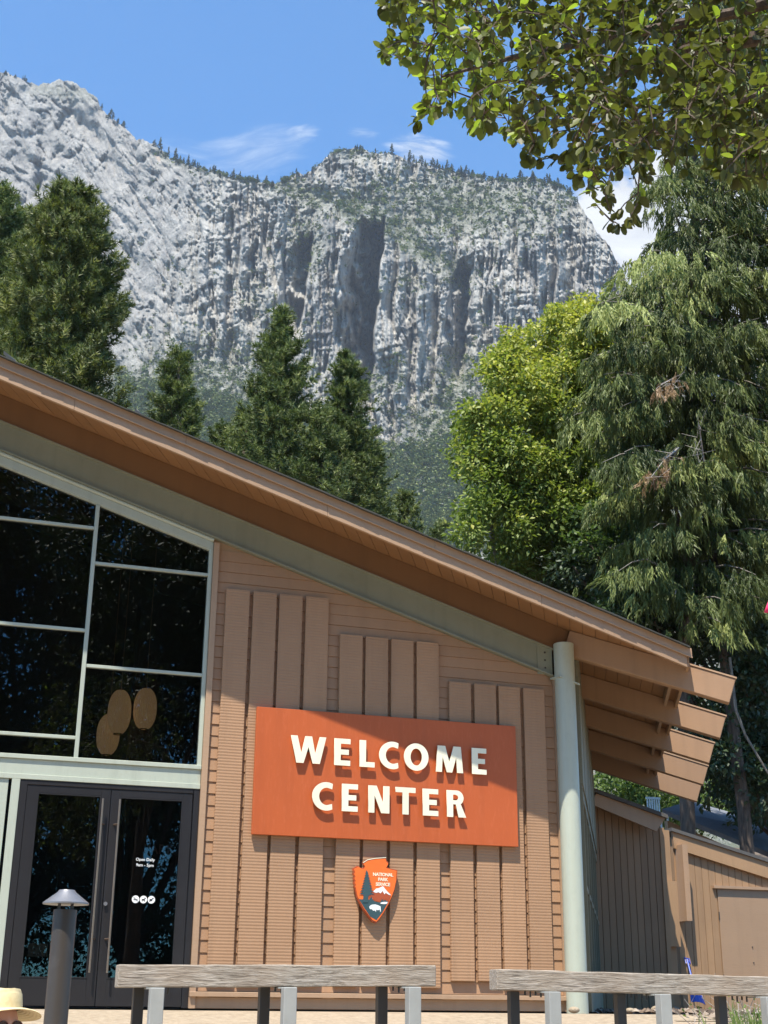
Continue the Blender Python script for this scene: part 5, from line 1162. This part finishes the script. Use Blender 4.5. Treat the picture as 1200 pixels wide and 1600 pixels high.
for oi in order:
    p = TP[oi]; d = np.linalg.norm(NA-p, axis=1)+.5*np.maximum(0, root_d(NA)-root_d(p)); j = int(np.argmin(d)); a = NA[j]; L_ = np.linalg.norm(p-a)
    if L_ < .03: continue
    mid = a*.45+p*.55+rs.normal(size=3)*.03*L_+np.array([0, 0, .08*L_]); pts = [a, a*.75+mid*.3-.05*a+0*p if False else a*.6+mid*.4, mid, p]
    tw.tube(pts, [.0045+.004*min(L_, .5), .004, .0035, .002], 3, cap=False)
    NA = np.concatenate([NA, [mid, p]])
    dirv = norm(p-mid); nl = int(rs.integers(6, 10))
    for q_ in range(nl):
        s_ = rs.uniform(0, 1)**.6; pos = mid*(1-s_)+p*s_ if L_ < .6 else p-dirv*rs.uniform(0, .22)
        ld = norm(dirv*.7+rs.normal(size=3)*.6+np.array([0, 0, -.25])); LP.append(pos+ld*.006); LD.append(ld); LN.append(norm(np.array([0, 0, 1.])+rs.normal(size=3)*.55))
br.build('branches', m_bark, ft, smooth=True); tw.build('twigs', m_bark, ft)
LP, LD, LN = map(np.array, (LP, LD, LN)); nL = len(LP); LS = rs.uniform(.034, .076, nL)
lv = np.array([(0, 0, 0), (.12, 0, 0), (.30, -.23, .05), (.30, .23, .05), (.62, -.30, .06), (.62, .30, .06), (.88, -.17, .02), (.88, .17, .02), (1.0, 0, -.05), (.35, 0, -.01), (.68, 0, -.02)])
lf = np.array([(1, 2, 9), (1, 9, 3), (2, 4, 9), (9, 4, 10), (9, 10, 5), (9, 5, 3), (4, 6, 10), (10, 7, 5), (6, 8, 10), (10, 8, 7)])
q_ = (LP-CAM); zc = q_@FWD; ppx = CX+F*(q_@RIGHT)/zc; ppy = CY-F*(q_@UP)/zc
vis = (ppx > 5) & (ppx < 1195) & (ppy > 5); app = LS/np.linalg.norm(q_, axis=1)*vis*(.6+.4*np.abs(np.sum(LN*norm(q_), 1)))
big = np.argsort(-app)[:290]; rest = np.setdiff1d(np.arange(nL), big)
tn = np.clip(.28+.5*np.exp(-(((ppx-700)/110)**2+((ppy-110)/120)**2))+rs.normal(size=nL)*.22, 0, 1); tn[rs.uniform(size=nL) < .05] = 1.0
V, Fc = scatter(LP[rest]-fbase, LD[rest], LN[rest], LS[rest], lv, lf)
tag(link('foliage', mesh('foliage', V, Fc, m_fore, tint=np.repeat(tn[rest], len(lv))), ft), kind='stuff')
lmesh = [mesh('leaf', lv*[1, k_, 1], lf, m_fore, tint=np.full(len(lv), t_), smooth=True) for k_, t_ in ((1, .1), (.9, .3), (1.1, .45), (1, .65), (.95, .95))]
for i_ in big:
    o = bpy.data.objects.new('leaf', lmesh[int(np.clip(tn[i_]*5, 0, 4))]); COL.objects.link(o); o.parent = ft
    X = LD[i_]; Z = norm(LN[i_]-X*(LN[i_]@X)); Yv = np.cross(Z, X); s_ = LS[i_]; mm = Matrix.Identity(4)
    for r_ in range(3): mm[r_][0], mm[r_][1], mm[r_][2], mm[r_][3] = X[r_]*s_, Yv[r_]*s_, Z[r_]*s_, LP[i_][r_]-fbase[r_]
    o.matrix_local = mm

# ------------------------------------------------------------------ trees of the place behind the viewer, which the glass reflects
rs = np.random.default_rng(70); d = norm(rs.normal(size=(80, 3))); C = np.array([0, 0, 16.0])+d*rs.uniform(.3, 1, (80, 1))*[8.0, 5.5, 15.0]
proto_t = broadleaf('broadleaf_tree', 'tall broadleaf tree behind the viewer on the left', 'tree', 'broadleaf trees behind the viewer', (0, 0, 0), C, rs.uniform(1.5, 2.6, 80), 50000, .30, m_dark, lambda P, d, i_: .35+.2*np.sin(i_), 80, 3.5, .45, m_bark, nl=14)
proto_t.location = (-12, -47, -1.5)
for x, y, k_, a_, lab in ((-2, -52, 1.15, 2., 'tallest broadleaf tree behind the viewer'), (9, -48, .97, 4., 'broadleaf tree behind the viewer near the middle'), (20, -50, 1.0, 1., 'broadleaf tree behind the viewer on the right'), (-24, -48, .95, 5., 'broadleaf tree behind the viewer at the far left'),
                          (-7, -60, 1.2, .5, 'broadleaf tree in the second row behind the viewer, left'), (5, -62, 1.25, 3., 'broadleaf tree in the second row behind the viewer, middle'), (-19, -62, 1.2, 2.4, 'broadleaf tree in the second row behind the viewer, far left'), (17, -62, 1.2, 5.3, 'broadleaf tree in the second row behind the viewer, right')):
    o = proto_t.copy(); COL.objects.link(o); o.location = (x, y, -1.5); o.scale = (k_, k_, k_); o.rotation_euler.z = a_; o['label'] = lab
    for ch_ in list(proto_t.children): c_ = ch_.copy(); COL.objects.link(c_); c_.parent = o

# ------------------------------------------------------------------ bed of mulch, stones and dry twigs by the annex
rs = np.random.default_rng(91); n_ = 5200
Pm = np.stack([rs.uniform(8.6, 18, n_), rs.uniform(-1.5, 8.2, n_), np.zeros(n_)], 1); Pm[:, 2] = gz(Pm[:, 0], Pm[:, 1])-.02+.03
pv = np.array([(-.5, -.2, 0), (.5, -.25, 0), (.45, .22, 0), (-.45, .2, 0), (0, 0, .35)]); pf = np.array([(0, 1, 4), (1, 2, 4), (2, 3, 4), (3, 0, 4)])
V, Fc = scatter(Pm, norm(rs.normal(size=(n_, 3))*[1, 1, .2]), np.tile([0, 0, 1.], (n_, 1))+rs.normal(size=(n_, 3))*.2, rs.uniform(.04, .16, n_), pv, pf)
t_m = NT('mulch_chips', .9); t_m.color(t_m.ramp(t_m.attr('tint'), [(0, (.05, .035, .025)), (.6, (.17, .12, .085)), (1, (.36, .30, .24))]))
tag(link('mulch', mesh('mulch', V, Fc, t_m.m, tint=np.repeat(rs.uniform(0, 1, n_), 5))), 'dry bark mulch and chips covering the bed beside the annex', 'mulch', kind='stuff')
MB().prism([(8.3, -1.6, -.10), (18, -1.6, -.10), (18, 8.6, -.02), (8.3, 8.6, -.02)], (0, 0, .015)).build('mulch_bed', m_soil).__setitem__('kind', 'structure')
rocks = []
for q, (px_, r_, lab) in enumerate(((1030, .085, 'rounded pale stone at the mulch edge left of the second rail post'), (1041, .06, 'small pale stone touching the rounded stone in the mulch'), (985, .05, 'flat pale stone near the round green post'), (897, .055, 'tan block at the foot of the round green post'))):
    p = atY(np.array(float(px_)), np.array(1579.), .2 if px_ > 900 else -.45); rk_ = MB(); rk_.ball((0, 0, 0), (r_*1.3, r_, r_*.7), 12, 8)
    o = rk_.build('stone', m_paving, None, smooth=True); o.location = (float(p[0]), float(p[1]), r_*.35)
    for v in o.data.vertices: v.co *= 1+.12*float(perlin(np.array(v.co.x*9+q), np.array(v.co.y*9+v.co.z*7)))
    tag(o, lab, 'stone', 'pale stones along the bed')
# dry bush at the right end of the rail
db = atY(np.array(1165.), np.array(1590.), -3.6); dbase = np.array([float(db[0]), -3.6, float(gz(0, -3.6))])
dt = empty('dry_shrub', dbase, 'thin dry shrub with a few green leaves behind the right rail end', 'shrub')
mb = MB(); lp_, ld_ = [], []
rs = np.random.default_rng(95)
for _ in range(26):
    a = dbase+rs.normal(size=3)*[.25, .15, 0]; d = norm(rs.normal(size=3)*[.7, .4, .2]+[0, 0, 1]); e_ = a+d*rs.uniform(.4, .78); mb.tube([a, (a+e_)/2+rs.normal(size=3)*.04, e_], [.007, .005, .002], 4, cap=False)
    for _ in range(3): c0 = a+(e_-a)*rs.uniform(.4, 1); c1 = c0+norm(rs.normal(size=3)+[0, 0, .4])*.14; mb.tube([c0, c1], [.003, .0015], 3, cap=False); lp_.append(c1); ld_.append(c1-c0)
mb.build('stems', m_dead, dt); lp_ = np.array(lp_); n_ = len(lp_)
V, Fc = scatter(lp_-dbase, np.array(ld_)+rs.normal(size=(n_, 3))*.05, rs.normal(size=(n_, 3))+[0, 0, 1], rs.uniform(.03, .06, n_), *leaf_proto())
tag(link('leaves', mesh('leaves', V, Fc, m_shrub, tint=np.repeat(rs.uniform(.4, 1, n_), 5)), dt), kind='stuff')
gx0 = atY(np.array(1192.), np.array(1590.), -5.0); n_ = 900
Pg = np.array([float(gx0[0])+.25, -5.0, 0])+rs.normal(size=(n_, 3))*[.22, .3, 0]; Pg[:, 2] = gz(0, Pg[:, 1])-.02
V, Fc = scatter(Pg, np.tile([0, 0, 1.], (n_, 1))+rs.normal(size=(n_, 3))*.22, rs.normal(size=(n_, 3)), rs.uniform(.3, .62, n_), np.array([(0, -.012, 0), (0, .012, 0), (.6, .008, .03), (1, 0, .10)]), np.array([(0, 1, 2), (0, 2, 3)]))
tag(link('grass', mesh('grass', V, Fc, m_shrub, tint=np.repeat(rs.uniform(.5, 1, n_), 4))), 'tuft of tall green grass at the right end of the guard rail', 'grass', kind='stuff')

# ------------------------------------------------------------------ the person in the straw hat
YP = -16+5.45
hc = atD(np.array(-7.), np.array(1605.), 5.6); H0 = np.array([float(hc[0]), float(hc[1]), float(hc[2])])   # centre of the head, between the ears
gp = float(gz(0, H0[1])); 
pr = empty('person', (H0[0], H0[1], gp), 'person in a straw sun hat and dark sunglasses at the bottom left corner', 'person')
yawp = R(30); cpn, spn = math.cos(yawp), math.sin(yawp)
def hp(x, y, z, tilt=R(-4)):            # local: x to the person's left (our right), y away from us, z up
    zz = z*math.cos(tilt)-y*math.sin(tilt); yy = y*math.cos(tilt)+z*math.sin(tilt)
    return np.array([H0[0]+x*cpn-yy*spn, H0[1]+x*spn+yy*cpn, H0[2]+zz])
def body():
    J = dict(pel=(0, .02, -.78), sp=(0, .02, -.60), ch=(0, .01, -.38), nk=(0, .015, -.20), hd=(0, .0, -.08),
             ls=(.165, .02, -.27), le=(.22, .05, -.54), lw=(.20, -.06, -.74), lh=(.20, -.08, -.80), rs=(-.165, .02, -.27), re=(-.22, .05, -.54), rw=(-.20, -.06, -.74), rh=(-.2, -.08, -.8),
             lhip=(.09, .02, -.84), lk=(.10, .0, -1.16), la=(.10, .03, -1.46), lf=(.11, -.12, -1.50), rhip=(-.09, .02, -.84), rk=(-.10, .0, -1.16), ra=(-.10, .03, -1.46), rf=(-.11, -.12, -1.50))
    zs = (H0[2]-gp)/1.54
    rad = dict(pel=.135, sp=.12, ch=.135, nk=.055, hd=.06, ls=.062, le=.042, lw=.028, lh=.03, rs=.062, re=.042, rw=.028, rh=.03, lhip=.09, lk=.06, la=.042, lf=.035, rhip=.09, rk=.06, ra=.042, rf=.035)
    E_ = [('pel', 'sp'), ('sp', 'ch'), ('ch', 'nk'), ('nk', 'hd'), ('ch', 'ls'), ('ls', 'le'), ('le', 'lw'), ('lw', 'lh'), ('ch', 'rs'), ('rs', 're'), ('re', 'rw'), ('rw', 'rh'), ('pel', 'lhip'), ('lhip', 'lk'), ('lk', 'la'), ('la', 'lf'), ('pel', 'rhip'), ('rhip', 'rk'), ('rk', 'ra'), ('ra', 'rf')]
    # five fingers on each hand
    for s_, h in ((1, 'l'), (-1, 'r')):
        hx, hy, hz_ = J[h+'h']
        for f_, (dx, dy, ln) in enumerate(((-.035, -.03, .05), (-.02, -.02, .085), (-.006, -.012, .092), (.008, -.004, .086), (.022, .004, .068))):
            a, b_ = f'{h}f{f_}a', f'{h}f{f_}b'
            J[a] = (hx+s_*dx*.7, hy+dy, hz_-.035-(0 if f_ else -.02)); J[b_] = (hx+s_*dx, hy+dy-.02, hz_-.035-ln); rad[a] = .011; rad[b_] = .0075; E_ += [(h+'h', a), (a, b_)]
    names = list(J); me = bpy.data.meshes.new('body')
    me.from_pydata([tuple(hp(J[k][0], J[k][1], J[k][2]*(zs if J[k][2] < -.2 else 1), 0)-np.array(pr.location)) for k in names], [(names.index(a), names.index(b_)) for a, b_ in E_], [])
    o = link('body', me, pr); md = o.modifiers.new('skin', 'SKIN')
    for i_, k in enumerate(names): me.skin_vertices[0].data[i_].radius = (rad[k], rad[k]*(.75 if k in ('pel', 'sp', 'ch') else 1)); me.skin_vertices[0].data[i_].use_root = (k == 'pel')
    o.modifiers.new('sub', 'SUBSURF').levels = 2; o.modifiers['sub'].render_levels = 2
    me.materials.append(m_skin)
    return o
body()
# head: a shaped egg with brow, nose, lips and chin
nu, nv = 40, 32; V = []
for j in range(nv+1):
    ph = math.pi*j/nv
    for i_ in range(nu):
        th = 2*math.pi*i_/nu; x = math.sin(ph)*math.sin(th); y = -math.sin(ph)*math.cos(th); z = math.cos(ph)
        w = .076*(1-.26*max(0, -z)**1.5); dpt = .092*(1-.10*max(0, -z)); hh = .115 if z > 0 else .125
        X, Y_, Z_ = x*w, y*dpt, z*hh
        if y < 0:
            fr_ = max(0, -y)**2
            Y_ -= .020*math.exp(-((X/.012)**2+((Z_+.025)/.020)**2))+.008*math.exp(-((X/.010)**2+((Z_-.002)/.020)**2))     # nose
            Y_ += .008*math.exp(-(((abs(X)-.031)/.016)**2+((Z_-.008)/.013)**2))                                             # eye sockets
            Y_ -= .004*math.exp(-((X/.04)**2+((Z_-.030)/.010)**2))+.006*math.exp(-((X/.022)**2+((Z_+.105)/.018)**2))      # brow, chin
            Y_ -= .005*math.exp(-((X/.022)**2+((Z_+.066)/.009)**2))
        V.append(hp(X, Y_, Z_)-np.array(pr.location))
Fc = [(j*nu+i_, (j+1)*nu+i_, (j+1)*nu+(i_+1) % nu, j*nu+(i_+1) % nu) for j in range(nv) for i_ in range(nu)]
link('head', mesh('head', np.array(V), Fc, m_skin, smooth=True), pr)
for s_ in (-1, 1):
    MB().ball(tuple(hp(s_*.077, .005, -.01)), (.010, .018, .032), 10, 8).build('ear', m_skin, pr, smooth=True)
    MB().tube([hp(s_*.031, -.0905, .006), hp(s_*.031, -.0935, .006)], .0215, 20).build('sunglass_lens', m_shades, pr)
    rim = [hp(s_*.031+.0235*math.cos(a), -.094, .006+.0225*math.sin(a)) for a in np.linspace(0, 2*math.pi, 21)]
    MB().tube(rim, .0032, 6, cap=False).build('sunglass_rim', m_rim, pr, smooth=True)
    MB().tube([hp(s_*.054, -.092, .010), hp(s_*.074, -.075, .010), hp(s_*.079, .0, .005)], .003, 5).build('sunglass_arm', m_rim, pr)
MB().tube([hp(-.009, -.096, .008), hp(0, -.100, .011), hp(.009, -.096, .008)], .003, 6).build('sunglass_bridge', m_rim, pr)
MB().tube([hp(-.022, -.088, -.066), hp(0, -.0965, -.064), hp(.022, -.088, -.066)], [.002, .0042, .002], 8).build('mouth', m_lip, pr, smooth=True)
MB().ball(tuple(hp(0, .018, .012)), (.084, .085, .115), 20, 12).build('hair', m_hair, pr, smooth=True)
hb = MB(); Vh = []; nn_ = 48
for (r_, z_) in ((.001, .148), (.055, .147), (.078, .140), (.087, .122), (.092, .090), (.095, .071), (.105, .068), (.135, .066), (.165, .060), (.170, .056), (.165, .054), (.135, .060), (.100, .063), (.090, .07)):
    for k in range(nn_):
        a = 2*math.pi*k/nn_; dip = 0 if r_ < .1 else (-.012*((r_-.1)/.07)*(1+math.cos(a*2+.4)))*1.0
        dent = -.012*math.exp(-((math.cos(a))**2*6)) if z_ > .14 and r_ < .06 else 0
        Vh.append(hp(r_*.94*math.cos(a), r_*1.05*math.sin(a)+.005, z_+dip+dent-.012-.20*r_*math.sin(a)))
m_ = 14
hb.add(Vh, [(i_*nn_+k, i_*nn_+(k+1) % nn_, (i_+1)*nn_+(k+1) % nn_, (i_+1)*nn_+k) for i_ in range(m_-1) for k in range(nn_)])
hb.build('straw_hat', m_straw, pr, smooth=True)
# clothes follow the body
sh_ = MB(); zq = (H0[2]-gp)/1.54
Vs = []; rings = ((-.225, .075, .065), (-.245, .15, .085), (-.28, .195, .10), (-.34, .175, .115), (-.48, .15, .115), (-.62, .155, .118), (-.80, .175, .13), (-.88, .18, .135))
for z_, a_, b_ in rings:
    for k in range(28): th = 2*math.pi*k/28; Vs.append(hp(a_*math.cos(th), .018+b_*math.sin(th)*(1+.04*math.sin(th*5+z_*20)), z_*zq, 0))
sh_.add(Vs, [(i_*28+k, i_*28+(k+1) % 28, (i_+1)*28+(k+1) % 28, (i_+1)*28+k) for i_ in range(len(rings)-1) for k in range(28)])
for s_ in (-1, 1): sh_.tube([hp(s_*.14, .02, -.27*zq, 0), hp(s_*.19, .03, -.36*zq, 0), hp(s_*.215, .045, -.48*zq, 0)], [.075, .068, .062], 16, cap=False)
sh_.build('shirt', m_shirt, pr, smooth=True)
tr_ = MB()
for s_ in (-1, 1): tr_.tube([hp(s_*.07, .02, -.80*zq, 0), hp(s_*.095, .015, -.95*zq, 0), hp(s_*.10, .0, -1.16*zq, 0), hp(s_*.10, .03, -1.44*zq, 0)], [.12, .105, .08, .062], 16, cap=False)
tr_.build('trousers', m_denim, pr, smooth=True)
for s_ in (-1, 1): MB().ball(tuple(hp(s_*.105, -.05, -1.515*zq, 0)), (.05, .13, .045), 14, 8).build('shoe', m_bronze, pr, smooth=True)

# ------------------------------------------------------------------ air between here and the mountain
hz = NT('haze'); hz.n.remove(hz.b); vp_ = hz.n.new('ShaderNodeVolumePrincipled'); vp_.inputs['Color'].default_value = (.80, .88, 1, 1); vp_.inputs['Density'].default_value = 0.00007; vp_.inputs['Anisotropy'].default_value = 0.2
hz.l.new(vp_.outputs[0], hz.out.inputs['Volume'])
if HAZE: tag(MB().box(-2600, 2600, -1600, 3400, -25, 1900).build('haze', hz.m), 'thin pale blue air over the valley', None, kind='stuff')
